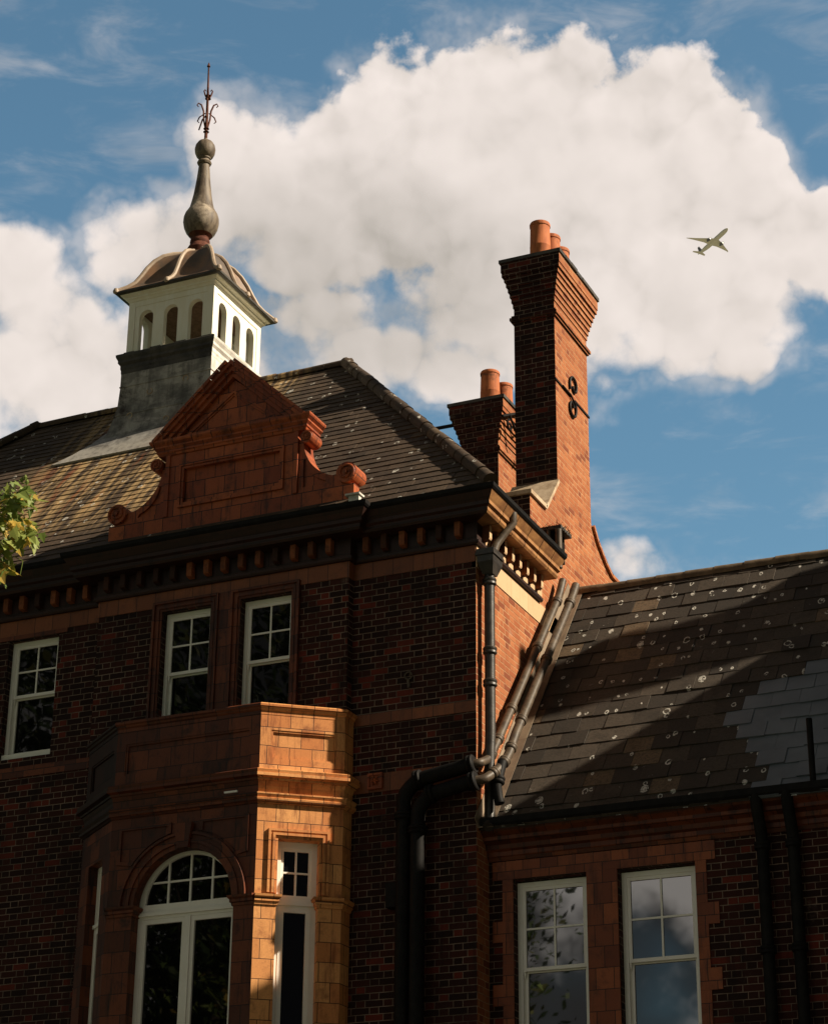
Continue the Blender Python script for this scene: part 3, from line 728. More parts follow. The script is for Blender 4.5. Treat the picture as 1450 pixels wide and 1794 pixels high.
# --- pedimented gable
PX = -3.33; PY0 = -0.16
mb = MB()
mb.plate(rect(-4.27, -2.35, 12.30, 13.56), [rect(-4.02, -2.58, 12.83, 13.36)], (0, PY0, 0), X_, Z_, NY, 0.36)
mb.box(-4.02, -2.58, PY0 + 0.045, PY0 + 0.2, 12.83, 13.36)
mb.box(-5.08, -4.272, PY0, PY0 + 0.36, 12.30, 12.70); mb.box(-2.348, -1.56, PY0, PY0 + 0.36, 12.30, 12.70)
ped = mb.build('gable', M['terra'], B, label='red terracotta pedimented gable')
mb = MB()
for (d, b) in ((0.03, 0.0), (0.015, 0.035)):
    for (x0, x1, z0, z1) in ((-4.06 + b, -4.03 + b, 12.79 + b, 13.40 - b), (-2.57 - b, -2.54 - b, 12.79 + b, 13.40 - b), (-4.03 + b, -2.57 - b, 13.37 - b, 13.40 - b), (-4.03 + b, -2.57 - b, 12.79 + b, 12.82 + b)):
        mb.box(x0, x1, PY0 - d, PY0 + (0.0 if b == 0 else 0.044), z0, z1)
mb.build('panel_moulding', M['terra'], ped)
mb = MB()
mb.sweep([(-4.36, PY0 + 0.34), (-4.36, PY0), (-2.26, PY0), (-2.26, PY0 + 0.34)],
         [(-0.3, 13.562), (0.02, 13.562), (0.03, 13.59), (0.045, 13.60), (0.045, 13.63), (0.075, 13.66), (0.075, 13.68), (0.11, 13.71), (0.12, 13.73), (0.12, 13.755), (-0.3, 13.755)])
mb.build('entablature', M['terra'], ped)
mb = MB()
xa, xb, zb, za = PX - 0.97, PX + 0.97, 13.757, 14.50
mb.plate([(xa, zb), (xb, zb), (PX, za)], [], (0, PY0 + 0.04, 0), X_, Z_, NY, 0.3)
# nested raised triangle
def tri_frame(k0, k1, d):
    cz = 13.98; c = Vector((PX, 0, cz))
    T = [(xa, zb), (xb, zb), (PX, za)]
    o = [(PX + (x - PX) * k0, cz + (z - cz) * k0) for x, z in T]; i = [(PX + (x - PX) * k1, cz + (z - cz) * k1) for x, z in T]
    mb.plate(o, [i], (0, PY0 + 0.04 - d, 0), X_, Z_, NY, d - 0.001)
tri_frame(0.70, 0.62, 0.03); tri_frame(0.62, 0.56, 0.015)
mb.build('tympanum', M['terra'], ped)
mb = MB()
HB = 1.08; sl = (14.665 - 13.655) / HB; ang = math.atan(sl)
for sgn in (-1, 1):
    A0 = Vector((PX + sgn * HB, 0, 13.655)); d = Vector((-sgn * math.cos(ang), 0, math.sin(ang))); nn = Vector((sgn * math.sin(ang), 0, math.cos(ang)))
    L = HB / math.cos(ang)
    for (n0, n1, yo, ln0) in ((-0.10, -0.045, 0.06, 0.0), (-0.044, 0.01, 0.10, 0.0), (0.011, 0.06, 0.14, 0.0)):
        # long raking band, mitred on the centre line
        P = []
        a0 = A0 + nn * n0; a1 = A0 + nn * n1
        def at_center(p): return p + d * ((PX - p.x) / d.x)
        lo0, lo1 = a0, a1
        if lo0.z < 13.759: lo0 = a0 + d * ((13.759 - a0.z) / d.z)
        if lo1.z < 13.759: lo1 = a1 + d * ((13.759 - a1.z) / d.z)
        q = [lo0, lo1, at_center(a1), at_center(a0)]
        poly = [(p.x, p.z) for p in q]
        mb.plate(poly, [], (0, PY0 + 0.04 - yo, 0), X_, Z_, NY, yo + 0.26)
    # coping blocks along the rake
    k = 0; s = 0.045; nb = 9; ln = (L - 0.045) / nb
    for _ in range(nb):
        O0 = A0 + d * s + nn * 0.061
        mb.obox(O0, d, Vector((0, 1, 0)), nn, 0.002, ln - 0.002, PY0 - 0.13, PY0 + 0.24, 0.0, 0.040 + 0.001 * (k % 2))
        s += ln; k += 1
mb.build('raking_cornice', M['terra'], ped)
# pilaster edges
for xx in (-4.272, -2.41):
    mb = MB(); mb.box(xx, xx + 0.062, PY0 - 0.02, PY0, 12.70, 13.56); mb.build('pilaster', M['terra'], ped)
# swept wings with volutes
for sgn in (-1, 1):
    ex = -4.272 if sgn < 0 else -2.348
    def P(dx, z): return (ex + sgn * dx, z)
    cv = [P(0.66 - 0.60 * math.sin(q), 13.44 - 0.60 * math.cos(q)) for q in np.linspace(0.12, 1.50, 14)]
    outer = [P(0.0, 12.701), P(0.74, 12.701), P(0.74, 12.84)] + cv + [P(0.0, 13.44)]
    if sgn < 0: outer = outer[::-1]
    hole = [P(0.07, 12.775), P(0.40, 12.775)] + [P(0.47 - 0.38 * math.sin(q), 13.23 - 0.42 * math.cos(q)) for q in np.linspace(0.25, 1.40, 10)] + [P(0.07, 13.16)]
    mb = MB()
    mb.plate(outer, [hole], (0, PY0 + 0.02, 0), X_, Z_, NY, 0.26)
    xs = [p[0] for p in outer]
    mb.plate(hole if sgn > 0 else hole[::-1], [], (0, PY0 + 0.05, 0), X_, Z_, NY, 0.2, back=False)
    wg = mb.build('scroll_wing', M['terra'], ped)
    for (cx, cz, r, y0, y1) in ((ex + sgn * 0.69, 12.855, 0.138, PY0 - 0.03, PY0 + 0.27), (ex + sgn * 0.13, 13.45, 0.088, PY0 - 0.04, PY0 + 0.22)):
        mb = MB(); n = 36
        ring = [(cx + r * math.cos(2 * math.pi * k / n), cz + r * math.sin(2 * math.pi * k / n)) for k in range(n)]
        mb.plate(ring, [], (0, y0, 0), X_, Z_, NY, y1 - y0)
        spiral(mb, (cx, y0 - r * .05, cz), (sgn, 0, 0), (0, 0, 1), r * 0.88, r * 0.20, 1.6, r * 0.13, -1.2, 60, 0, 1, 8)
        mb.tube([(cx, y0 - r * .2, cz), (cx, y0 + 0.01, cz)], r * 0.19, 12)
        mb.build('volute', M['terra'], ped, 35)

# --- cupola
CX, CY = -6.235, 3.61
hw = 0.735
mb = MB()
for (U, N) in ((X_, NY), (Y_, X_), (-X_, Y_), (-Y_, -X_)):
    O = Vector((CX, CY, 0)) + N * hw
    wdt = hw if N.y != 0 else hw - 0.09
    holes = [arch(c, 17.69, 0.122, 17.12) for c in (-0.435, 0.0, 0.435)]
    mb.plate(rect(-wdt, wdt, 16.9, 18.02), holes, O, U, Z_, N, 0.09)
    # thin raised corner boards and frieze board
    if N.y != 0:
        mb.obox(O, U, Z_, N, -hw - 0.012, -hw + 0.10, 16.9, 18.0, 0.0005, 0.013); mb.obox(O, U, Z_, N, hw - 0.10, hw + 0.012, 16.9, 18.0, 0.0005, 0.013)
    else:
        mb.obox(O, U, Z_, N, -hw, -hw + 0.10, 16.9, 18.0, 0.0005, 0.012); mb.obox(O, U, Z_, N, hw - 0.10, hw, 16.9, 18.0, 0.0005, 0.012)
    mb.obox(O, U, Z_, N, -hw + 0.101, hw - 0.101, 17.90, 18.0, 0.0005, 0.011)
cup = mb.build('cupola', M['cream'], B, label='cream painted louvre cupola with arched openings')
def sq(h): return [(CX - h, CY - h), (CX + h, CY - h), (CX + h, CY + h), (CX - h, CY + h)]
def sqring(mb, prof, mi=0, close=True):
    vs = []; fs = []
    for h, z in prof: vs += [(x, y, z) for x, y in sq(h)]
    for i in range(len(prof) - 1):
        for j in range(4):
            k = (j + 1) % 4; fs.append((i * 4 + j, i * 4 + k, i * 4 + 4 + k, i * 4 + 4 + j))
    if close: fs.append((3, 2, 1, 0)); n = (len(prof) - 1) * 4; fs.append((n, n + 1, n + 2, n + 3))
    mb.add(vs, fs, mi)
mb = MB(); sqring(mb, [(0.72, 17.99), (0.76, 17.995), (0.775, 18.02), (0.80, 18.035), (0.80, 18.055), (0.85, 18.085), (0.865, 18.11), (0.865, 18.125), (0.72, 18.128)]); mb.build('cupola_cornice', M['cream'], cup)
mb = MB(); sqring(mb, [(0.6, 17.88), (0.71, 17.88), (0.71, 17.89), (0.6, 17.89)][0:2] + [(0.64, 17.90)]); mb.build('ceiling', M['soffit'], cup)
mb = MB(); sqring(mb, [(0.60, 16.95), (0.60, 17.0)]); mb.build('cupola_floor', M['lead_dark'], cup)
mb = MB(); sqring(mb, [(0.775, 16.70), (0.79, 16.76), (0.79, 16.80), (0.80, 16.83), (0.80, 16.88), (0.83, 16.92), (0.83, 16.96), (0.855, 17.01), (0.86, 17.05), (0.845, 17.065), (0.74, 17.10)])
bm_ = mb.build('base_moulding', [M['lead_dark'], M['white_sunlit_lead']], cup)
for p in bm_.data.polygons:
    if p.normal.x > 0.3: p.material_index = 1  # faces towards the sun painted white to look lit
for N, U in ((NY, X_), (X_, Y_)):
    for c in (-0.68, -0.22, 0.22, 0.66):
        mb = MB(); mb.obox(Vector((CX, CY, 0)) + N * 0.75, U, Z_, N, c - 0.09, c + 0.09, 17.06, 17.115 + 0.012 * random.random(), 0.0, 0.03); mb.build('lead_apron', M['lead_dark'], cup)
prof = [(0.785, 16.78), (0.785, 16.5), (0.80, 16.2), (0.84, 15.95), (0.90, 15.70), (0.985, 15.52), (1.10, 15.385), (1.26, 15.24), (1.44, 15.075)]
pp_ = []
for i in range(len(prof) - 1):
    for q in (0, .5): pp_.append((prof[i][0] * (1 - q) + prof[i + 1][0] * q, prof[i][1] * (1 - q) + prof[i + 1][1] * q))
pp_.append(prof[-1])
mb = MB(); sqring(mb, list(reversed(pp_)), 0, False)
lb = mb.build('lead_base', [M['lead_skirt'], M['white_sunlit_lead']], cup, 50, label='flared grey lead skirt of the cupola')
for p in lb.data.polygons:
    if p.normal.x > 0.5: p.material_index = 1  # sun side of the skirt whitened in colour as if lit
for z in (16.52, 16.02):
    mb = MB(); hh = float(np.interp(-z, [-p[1] for p in prof], [p[0] for p in prof])) + 0.002
    sqring(mb, [(hh - 0.02, z - 0.014), (hh + 0.008, z - 0.010), (hh + 0.010, z), (hh + 0.006, z + 0.010), (hh - 0.02, z + 0.014)]); mb.build('lead_seam', M['lead_skirt'], cup)
# pale lead apron at foot of the flare over the tiles, and lead roll rings
mb = MB()
zf = lambda y: EZ + (y + 0.34) * ROOF_S
yb = CY - 1.40; a = Vector((CX, yb, zf(yb)))
mb.plate([(-1.46, -0.03), (1.46, -0.02), (1.22, 0.26), (1.05, 0.62), (0.98, 0.95), (-0.98, 0.95), (-1.05, 0.62), (-1.22, 0.26)], [], a + N_ * 0.045, X_, V_, N_, 0.03)
mb.build('lead_apron', M['lead_skirt'], cup)
for (x, z) in ((-0.25, 16.35), (0.36, 16.45), (-0.55, 15.98), (0.12, 15.78), (-0.42, 15.45)):
    y = CY - np.interp(-z, [-p[1] for p in prof], [p[0] for p in prof]) - 0.006
    mb = MB(); spiral(mb, (CX + x, y, z), (1, 0, 0), (0, 0, 1), 0.045, 0.045, 0.8, 0.007, random.random() * 6, 16); mb.build('lead_ring', M['stone'], cup)
# dome
DP = [(0.905, 18.10), (0.905, 18.145), (0.86, 18.185), (0.775, 18.26), (0.70, 18.355), (0.635, 18.50), (0.575, 18.655), (0.50, 18.80), (0.405, 18.92), (0.30, 18.99), (0.20, 19.03), (0.14, 19.08)]
mb = MB()
K = 12
for (U, N) in ((X_, NY), (Y_, X_), (-X_, Y_), (-Y_, -X_)):
    vs = []; fs = []
    for i, (h, z) in enumerate(DP):
        for k in range(K + 1):
            u = -1 + 2 * k / K
            # each half face sinks between its ribs into a shallow trough
            q = abs(math.sin(math.pi * u)); tr = 0.11 * q * min(1, max(0, (z - 18.18) / 0.25)) * min(1, max(0, (19.03 - z) / 0.3))
            vs.append(Vector((CX, CY, z)) + N * (h - tr) + U * (h * u))
    for i in range(len(DP) - 1):
        for k in range(K): fs.append((i * (K + 1) + k, i * (K + 1) + k + 1, (i + 1) * (K + 1) + k + 1, (i + 1) * (K + 1) + k))
    mb.add(vs, fs)
dome = mb.build('dome', M['dome'], cup, 60)
def rib_pts(off): return [Vector((CX + off[0] * h, CY + off[1] * h, z + 0.012)) for h, z in DP[1:]]
for off in ((-1, -1), (1, -1), (1, 1), (-1, 1), (0, -1), (1, 0), (0, 1), (-1, 0)):
    mb = MB(); mb.tube(rib_pts(off), 0.035, 8)
    e0 = rib_pts(off)[0]; mb.lathe((e0.x, e0.y, e0.z - 0.05), [(0.02, 0), (0.045, 0.02), (0.05, 0.05), (0.035, 0.09)], 10)
    mb.build('rib', M['rib'], cup, 40)
mb = MB(); sqring(mb, [(0.90, 18.098), (0.918, 18.105), (0.918, 18.14), (0.90, 18.147)]); mb.build('drip_edge', M['lead_dark'], cup)
mb = MB()
fin = [(0.17, 19.02), (0.185, 19.08), (0.20, 19.16), (0.17, 19.22), (0.15, 19.26), (0.16, 19.29), (0.155, 19.33), (0.13, 19.36), (0.135, 19.385), (0.19, 19.43), (0.235, 19.49), (0.268, 19.57), (0.284, 19.66), (0.28, 19.74), (0.26, 19.81), (0.225, 19.87), (0.195, 19.93), (0.175, 20.02), (0.15, 20.15), (0.13, 20.30), (0.112, 20.45), (0.098, 20.60), (0.09, 20.70), (0.085, 20.745), (0.105, 20.755), (0.118, 20.785), (0.105, 20.815), (0.082, 20.825), (0.082, 20.85), (0.10, 20.86), (0.10, 20.88), (0.135, 20.91), (0.16, 20.97), (0.168, 21.04), (0.155, 21.11), (0.12, 21.17), (0.07, 21.205), (0.035, 21.215), (0.03, 21.25)]
mb.lathe((CX, CY, 0), fin[9:], 36); 
fi = mb.build('finial', M['finial'], cup, 35)
mb = MB(); mb.lathe((CX, CY, 0), fin[:10], 36); mb.build('finial_collar', M['rust'], cup, 35)
mb = MB()
mb.tube([(CX, CY, 21.2), (CX, CY, 21.6), (CX - .01, CY, 22.2), (CX - .02, CY, 22.66)], [0.028, 0.026, 0.018, 0.012], 8)
mb.lathe((CX - .02, CY, 22.64), [(0.005, 0), (0.03, 0.02), (0.005, 0.1)], 8)
for z in (21.38, 21.44, 22.02, 22.08): mb.lathe((CX, CY, z), [(0.02, -.02), (0.05, 0), (0.02, .02)], 10)
for k in range(4):
    an = k * math.pi / 2 + 0.5; dv = Vector((math.cos(an), math.sin(an), 0)); c0 = Vector((CX, CY, 0))
    mb.tube([c0 + dv * .02 + Z_ * 21.45, c0 + dv * .05 + Z_ * 21.62, c0 + dv * .06 + Z_ * 21.78, c0 + dv * .10 + Z_ * 21.90, c0 + dv * .15 + Z_ * 21.93, c0 + dv * .17 + Z_ * 21.89, c0 + dv * .145 + Z_ * 21.86], [.012, .016, .016, .014, .012, .01, .008], 6)
    mb.tube([c0 + dv * .02 + Z_ * 22.02, c0 + dv * .05 + Z_ * 22.10, c0 + dv * .07 + Z_ * 22.17, c0 + dv * .055 + Z_ * 22.2, c0 + dv * .035 + Z_ * 22.17], [.012, .014, .012, .01, .008], 6)
    if k != 1: mb.tube([c0 + dv * .03 + Z_ * 21.74, c0 + dv * .12 + Z_ * 21.66, c0 + dv * .15 + Z_ * 21.58, c0 + dv * .12 + Z_ * 21.55], [.01, .012, .01, .008], 6)
dv = R_ * -1
c0 = Vector((CX, CY, 0)); mb.tube([c0 + Z_ * 21.72, c0 + dv * .07 + Z_ * 21.62, c0 + dv * .12 + Z_ * 21.42], [.012, .014, .012], 6)
mb.build('weathervane_spike', M['rust'], cup, 40)

# --- chimneys
def chimney(x0, x1, y0, y1, z0, zt, band, potlist, label, corbel_from):
    mb = MB()
    def box(o, a, b): mb.box(x0 - o, x1 + o, y0 - o, y1 + o, a, b)
    box(0, z0, corbel_from)
    box(0.028, band, band + 0.03); box(0.05, band + 0.031, band + 0.075); box(0.03, band + 0.076, band + 0.11)
    z = corbel_from; o = 0.0
    step = 0.0785; n = int((zt - 0.30 - z) / step + 0.01)
    for k in range(n):
        o = 0.085 * ((k + 1) / n) ** 1.2; box(o, z + 0.0012, z + step); z += step
    box(0.105, z + 0.001, z + 0.07); box(0.13, z + 0.071, z + 0.14); box(0.14, z + 0.141, zt - 0.06)
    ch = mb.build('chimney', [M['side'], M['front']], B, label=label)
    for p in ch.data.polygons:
        if p.normal.y < -0.5 or p.normal.x < -0.5 or p.normal.z < -0.5: p.material_index = 1  # faces turned from the sun take dark brick as painted shade
    mb = MB()
    n = 7
    for k in range(n):
        ya = y0 - 0.16 + (y1 - y0 + 0.32) * k / n; yb = y0 - 0.16 + (y1 - y0 + 0.32) * (k + 1) / n
        mb.box(x0 - 0.16 - .010 * random.random(), x1 + 0.155 + .016 * random.random(), ya + .003, yb - .003, zt - 0.059 + .004 * random.random(), zt - .006 * random.random())
    mb.build('chimney_cap', M['lead_dark'], ch)
    for (px, py, h, r) in potlist:
        mb = MB(); mb.lathe((px, py, zt - 0.01), [(r * 1.12, 0), (r * 1.12, 0.02), (r * 1.03, 0.04), (r * 0.99, h * .45), (r * 1.0, h * .455), (r * 1.0, h * .47), (r * 0.985, h * .475), (r * 0.93, h * .9), (r * 0.99, h * .91), (r * 1.0, h * .96), (r * .95, h * .985), (r * 0.80, h), (r * 0.78, h - 0.2)], 28)
        mb.build('chimney_pot', M['pot'], ch, 30)
    return ch
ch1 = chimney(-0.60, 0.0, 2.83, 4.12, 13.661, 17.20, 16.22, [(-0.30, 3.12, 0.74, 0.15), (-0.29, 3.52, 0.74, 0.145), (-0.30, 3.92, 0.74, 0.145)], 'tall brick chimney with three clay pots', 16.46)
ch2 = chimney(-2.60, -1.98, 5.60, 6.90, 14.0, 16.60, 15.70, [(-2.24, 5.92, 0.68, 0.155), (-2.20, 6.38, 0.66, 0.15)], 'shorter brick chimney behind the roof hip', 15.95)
# S shaped tie iron on the sunlit flank
mb = MB()
mb.box(0.004, 0.016, 2.80, 3.40, 15.215, 15.245); mb.box(0.004, 0.016, 3.56, 4.14, 15.215, 15.245)
cu = spiral(mb, (0.022, 3.50, 15.42), (0, 1, 0), (0, 0, 1), 0.17, 0.05, 1.05, 0.019, math.radians(215), 40, 0, -1)
cl_ = spiral(mb, (0.022, 3.42, 15.06), (0, 1, 0), (0, 0, 1), 0.16, 0.05, 1.05, 0.019, math.radians(35), 40, 0, -1)
mb.tube([(0.022, 3.05, 15.23), (0.022, 3.36, 15.23), cl_[0]], 0.015, 6)
mb.build('tie_iron', M['iron'], ch1, 40)
mb = MB()
for (c, r, a0, sg) in (((-1.80, 6.08, 16.86), 0.16, 3.4, -1), ((-1.80, 5.62, 16.12), 0.10, 1.6, 1), ((-1.80, 6.02, 16.30), 0.12, 1.6, -1)):
    spiral(mb, c, (0, 1, 0), (0, 0, 1), r, 0.03, 1.2, 0.018, a0, 30, 0, sg)
mb.tube([(-1.85, 5.45, 16.22), (-1.80, 5.80, 16.40), (-1.80, 6.3, 16.62)], 0.024, 6)
mb.tube([(-1.80, 5.62, 16.30), (-1.80, 5.85, 16.15), (-1.80, 6.2, 15.80)], 0.018, 6)
mb.build('scroll_bracket', M['iron'], ch2, 40)
mb = MB(); mb.tube([(-2.58, 5.72, 16.36), (-4.0, 5.72, 16.37)], 0.030, 8); mb.build('stay_rod', M['iron'], B)
# vent recess with pipes and dead moss at the foot of the breast
mb = MB()
mb.box(0.002, 0.24, 2.09, 2.40, 12.28, 12.64); vb = mb.build('vent_recess', M['dark'], B)  # solid box, its near black colour stands for a shaded recess
mb = MB(); mb.box(0.001, 0.33, 2.03, 2.42, 12.641, 12.69); mb.build('vent_ledge', M['lead_dark'], vb)
for (x, r) in ((0.15, .03), (0.285, .045)):
    mb = MB(); mb.tube([(x, 2.06, 12.1), (x, 2.06, 12.64)], r, 10); mb.build('vent_pipe', M['pipe'], vb, 40)
mb = MB()
for k in range(420):
    y = random.uniform(2.0, 2.40); x = random.uniform(-0.01, 0.35); z = 12.69 + random.uniform(-.06, .03)
    a = random.uniform(0, 6.28); l = random.uniform(.04, .10)
    mb.add([(x, y, z), (x + .015 * math.cos(a), y + .015 * math.sin(a), z), (x + l * .6 * math.cos(a + 1), y + l * .6 * math.sin(a + 1), z + l * random.uniform(-.4, .8))], [(0, 1, 2)])
mb.build('moss_tuft', M['moss'], vb)

# --- canted bay window
ANG = rad(38); ct, st_ = math.cos(ANG), math.sin(ANG); CH = 1.0
bx0, bx1, bY = -4.30, -2.36, -0.84
ex1, eY = bx1 + CH * ct, bY + CH * st_; ex0 = bx0 - CH * ct
bay_path = [(ex0, 0.0), (ex0, eY), (bx0, bY), (bx1, bY), (ex1, eY), (ex1, 0.0)]
Uc = Vector((ct, st_, 0)); Nc = Vector((st_, -ct, 0))
Ul = Vector((ct, -st_, 0)); Nl = Vector((-st_, -ct, 0))
mb = MB()
ax, az_, ar = -3.29, 7.45, 0.665
mb.plate(rect(bx0, bx1, 0, 8.53), [arch(ax, az_, ar + 0.0, 3.0, 28)], (0, bY, 0), X_, Z_, NY, 0.26)
mb.build_front = None
bay = mb.build('bay_window', M['terra_dark'], B, label='canted terracotta bay window with a round arched central light')
mb = MB()
wo = [(0.27, 0.73, 7.30, 8.13)]
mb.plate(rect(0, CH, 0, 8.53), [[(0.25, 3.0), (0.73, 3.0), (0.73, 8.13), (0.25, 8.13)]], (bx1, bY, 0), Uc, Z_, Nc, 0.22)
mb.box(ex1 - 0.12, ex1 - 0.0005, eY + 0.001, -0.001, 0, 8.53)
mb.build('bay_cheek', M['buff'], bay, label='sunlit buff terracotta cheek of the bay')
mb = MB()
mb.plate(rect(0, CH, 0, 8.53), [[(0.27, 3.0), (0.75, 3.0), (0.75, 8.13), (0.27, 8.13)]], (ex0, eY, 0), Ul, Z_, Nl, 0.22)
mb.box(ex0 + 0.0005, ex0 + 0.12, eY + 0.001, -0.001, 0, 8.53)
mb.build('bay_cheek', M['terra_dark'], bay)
def split_sweep(prof, name, side=True):
    a = MB(); a.sweep(bay_path[0:4], prof, 0, True)
    a.build(name, M['terra_dark'], bay)
    b = MB()
    # right cheek carries the same moulding with its mitre on the corner
    b.sweep(bay_path[2:6], prof, 0, True)
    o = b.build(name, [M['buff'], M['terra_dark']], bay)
    return o
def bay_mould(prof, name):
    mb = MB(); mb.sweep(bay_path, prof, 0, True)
    o = mb.build(name, [M['terra_dark'], M['buff'], M['soot_shade']], bay)
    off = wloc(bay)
    for p in o.data.polygons:  # light and shade set by colour: bright right cheek, darkest left
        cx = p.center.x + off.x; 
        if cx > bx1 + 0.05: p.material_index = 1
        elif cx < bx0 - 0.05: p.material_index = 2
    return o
bay_mould([(-0.2, 8.532), (0.015, 8.532), (0.03, 8.55), (0.05, 8.56), (0.055, 8.59), (0.04, 8.60), (0.06, 8.635), (0.06, 8.65), (-0.2, 8.66)], 'string_course')
bay_mould([(-0.2, 8.661), (0.0, 8.661), (0.005, 8.74), (0.03, 8.80), (-0.2, 8.80)], 'bay_frieze')
bay_mould([(-0.2, 8.801), (0.05, 8.801), (0.055, 8.825), (0.105, 8.84), (0.105, 8.875), (0.09, 8.88), (0.10, 8.915), (0.075, 8.93), (-0.2, 8.935)], 'bay_cornice')
mb = MB()
mb.plate(rect(bx0, bx1, 8.936, 9.60), [rect(bx0 + 0.13, bx1 - 0.13, 9.06, 9.45)], (0, bY, 0), X_, Z_, NY, 0.16)
mb.box(bx0 + 0.13, bx1 - 0.13, bY + 0.03, bY + 0.1, 9.06, 9.45)
for b in (0.0,):
    for (x0, x1, z0, z1) in ((bx0 + .13, bx0 + .155, 9.06, 9.45), (bx1 - .155, bx1 - .13, 9.06, 9.45), (bx0 + .155, bx1 - .155, 9.425, 9.45), (bx0 + .155, bx1 - .155, 9.06, 9.085)): mb.box(x0, x1, bY + 0.008, bY + 0.0299, z0, z1)
mb.build('parapet', M['terra_dark'], bay)
def parapet_side(O, U, N, m):
    mb = MB()
    mb.plate(rect(0, CH, 8.936, 9.60), [rect(0.13, 0.90, 9.07, 9.42)], O, U, Z_, N, 0.16)
    Ov = Vector(O)
    mb.obox(Ov, U, Z_, N, 0.13, 0.90, 9.07, 9.42, -0.10, -0.032)
    for (a, b, c, d) in ((0.13, 0.152, 9.07, 9.42), (0.878, 0.90, 9.07, 9.42), (0.152, 0.878, 9.398, 9.42), (0.152, 0.878, 9.07, 9.092)): mb.obox(Ov, U, Z_, N, a, b, c, d, -0.0319, -0.010)
    return mb
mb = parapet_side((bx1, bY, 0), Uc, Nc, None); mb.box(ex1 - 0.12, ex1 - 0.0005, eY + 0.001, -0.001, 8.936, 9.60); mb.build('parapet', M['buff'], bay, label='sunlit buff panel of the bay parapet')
mb = parapet_side((ex0, eY, 0), Ul, Nl, None); mb.box(ex0 + 0.0005, ex0 + 0.12, eY + 0.001, -0.001, 8.936, 9.60); mb.build('parapet', M['soot_shade'], bay, label='left cheek of the bay parapet, painted dark for its shade')
bay_mould([(-0.2, 9.601), (0.004, 9.601), (0.004, 9.645), (0.022, 9.66), (0.03, 9.68), (0.048, 9.695), (0.05, 9.72), (0.03, 9.735), (-0.2, 9.74)], 'parapet_coping')
mb = MB(); mb.add([(ex0, 0, 9.60), (ex0, eY, 9.60), (bx0, bY, 9.60), (bx1, bY, 9.60), (ex1, eY, 9.60), (ex1, 0, 9.60)], [(0, 1, 2, 3, 4, 5)]); mb.build('bay_roof', M['lead'], bay)
# archivolt, keystone, spandrels
def ring_plate(mb, r0, r1, y0, y1, n=32, a0=0.0, a1=math.pi):
    o = [(ax + r1 * math.cos(a0 + (a1 - a0) * k / n), az_ + r1 * math.sin(a0 + (a1 - a0) * k / n)) for k in range(n + 1)]
    i = [(ax + r0 * math.cos(a0 + (a1 - a0) * k / n), az_ + r0 * math.sin(a0 + (a1 - a0) * k / n)) for k in range(n, -1, -1)]
    for k in range(n):
        q = [o[k], o[k + 1], i[n - k - 1], i[n - k]]
        mb.plate(q, [], (0, y0, 0), X_, Z_, NY, y1 - y0, back=False)
mb = MB()
ring_plate(mb, 0.645, 0.70, bY - 0.02, bY + 0.12); ring_plate(mb, 0.701, 0.74, bY - 0.04, bY - 0.0005); ring_plate(mb, 0.741, 0.80, bY - 0.022, bY - 0.0005); ring_plate(mb, 0.801, 0.83, bY - 0.05, bY - 0.0005)
mb.build('archivolt', M['terra_dark'], bay)
mb = MB()
mb.plate([(ax - 0.075, az_ + 0.64), (ax + 0.075, az_ + 0.64), (ax + 0.115, az_ + 0.93), (ax - 0.115, az_ + 0.93)], [], (0, bY - 0.075, 0), X_, Z_, NY, 0.07)
mb.build('keystone', M['terra_dark'], bay)
for sgn in (-1, 1):
    mb = MB()
    xo = bx0 + 0.10 if sgn < 0 else bx1 - 0.10
    poly = [(xo, 8.42), (xo, 7.98)] + [(ax + sgn * 0.86 * math.cos(q), az_ + 0.86 * math.sin(q)) for q in np.linspace(0.62 if sgn > 0 else 0.62, 1.35, 10)] + [(ax + sgn * 0.19, 8.42)]
    if sgn > 0: poly = poly[::-1]
    ins = [(xo + sgn * -0.03, 8.39)]
    cx_ = sum(p[0] for p in poly) / len(poly); cz_ = sum(p[1] for p in poly) / len(poly)
    inner = [(cx_ + (x - cx_) * 0.86, cz_ + (z - cz_) * 0.84) for x, z in poly]
    mb.plate(poly, [inner], (0, bY - 0.022, 0), X_, Z_, NY, 0.021, back=False)
    mb.build('spandrel', M['terra_dark'], bay)
# impost mouldings
def impost(path, m, nm='impost'):
    mb = MB(); mb.sweep(path, [(-0.02, 7.36), (0.015, 7.36), (0.02, 7.39), (0.035, 7.40), (0.035, 7.43), (0.055, 7.45), (0.06, 7.475), (-0.02, 7.49)]); mb.build(nm, m, bay)
impost([(bx0, bY), (ax - ar + 0.0, bY), (ax - ar, bY + 0.2)], M['terra_dark'])
impost([(ax + ar, bY + 0.2), (ax + ar, bY), (bx1, bY)], M['terra_dark'])
c1 = Vector((bx1, bY, 0)) + Uc * 0.25; c2 = c1 - Nc * 0.16
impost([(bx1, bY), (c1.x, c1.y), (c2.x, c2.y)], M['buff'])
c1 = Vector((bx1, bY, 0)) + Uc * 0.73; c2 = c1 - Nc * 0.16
impost([(c2.x, c2.y), (c1.x, c1.y), (ex1, eY), (ex1, 0.0)], M['buff'])
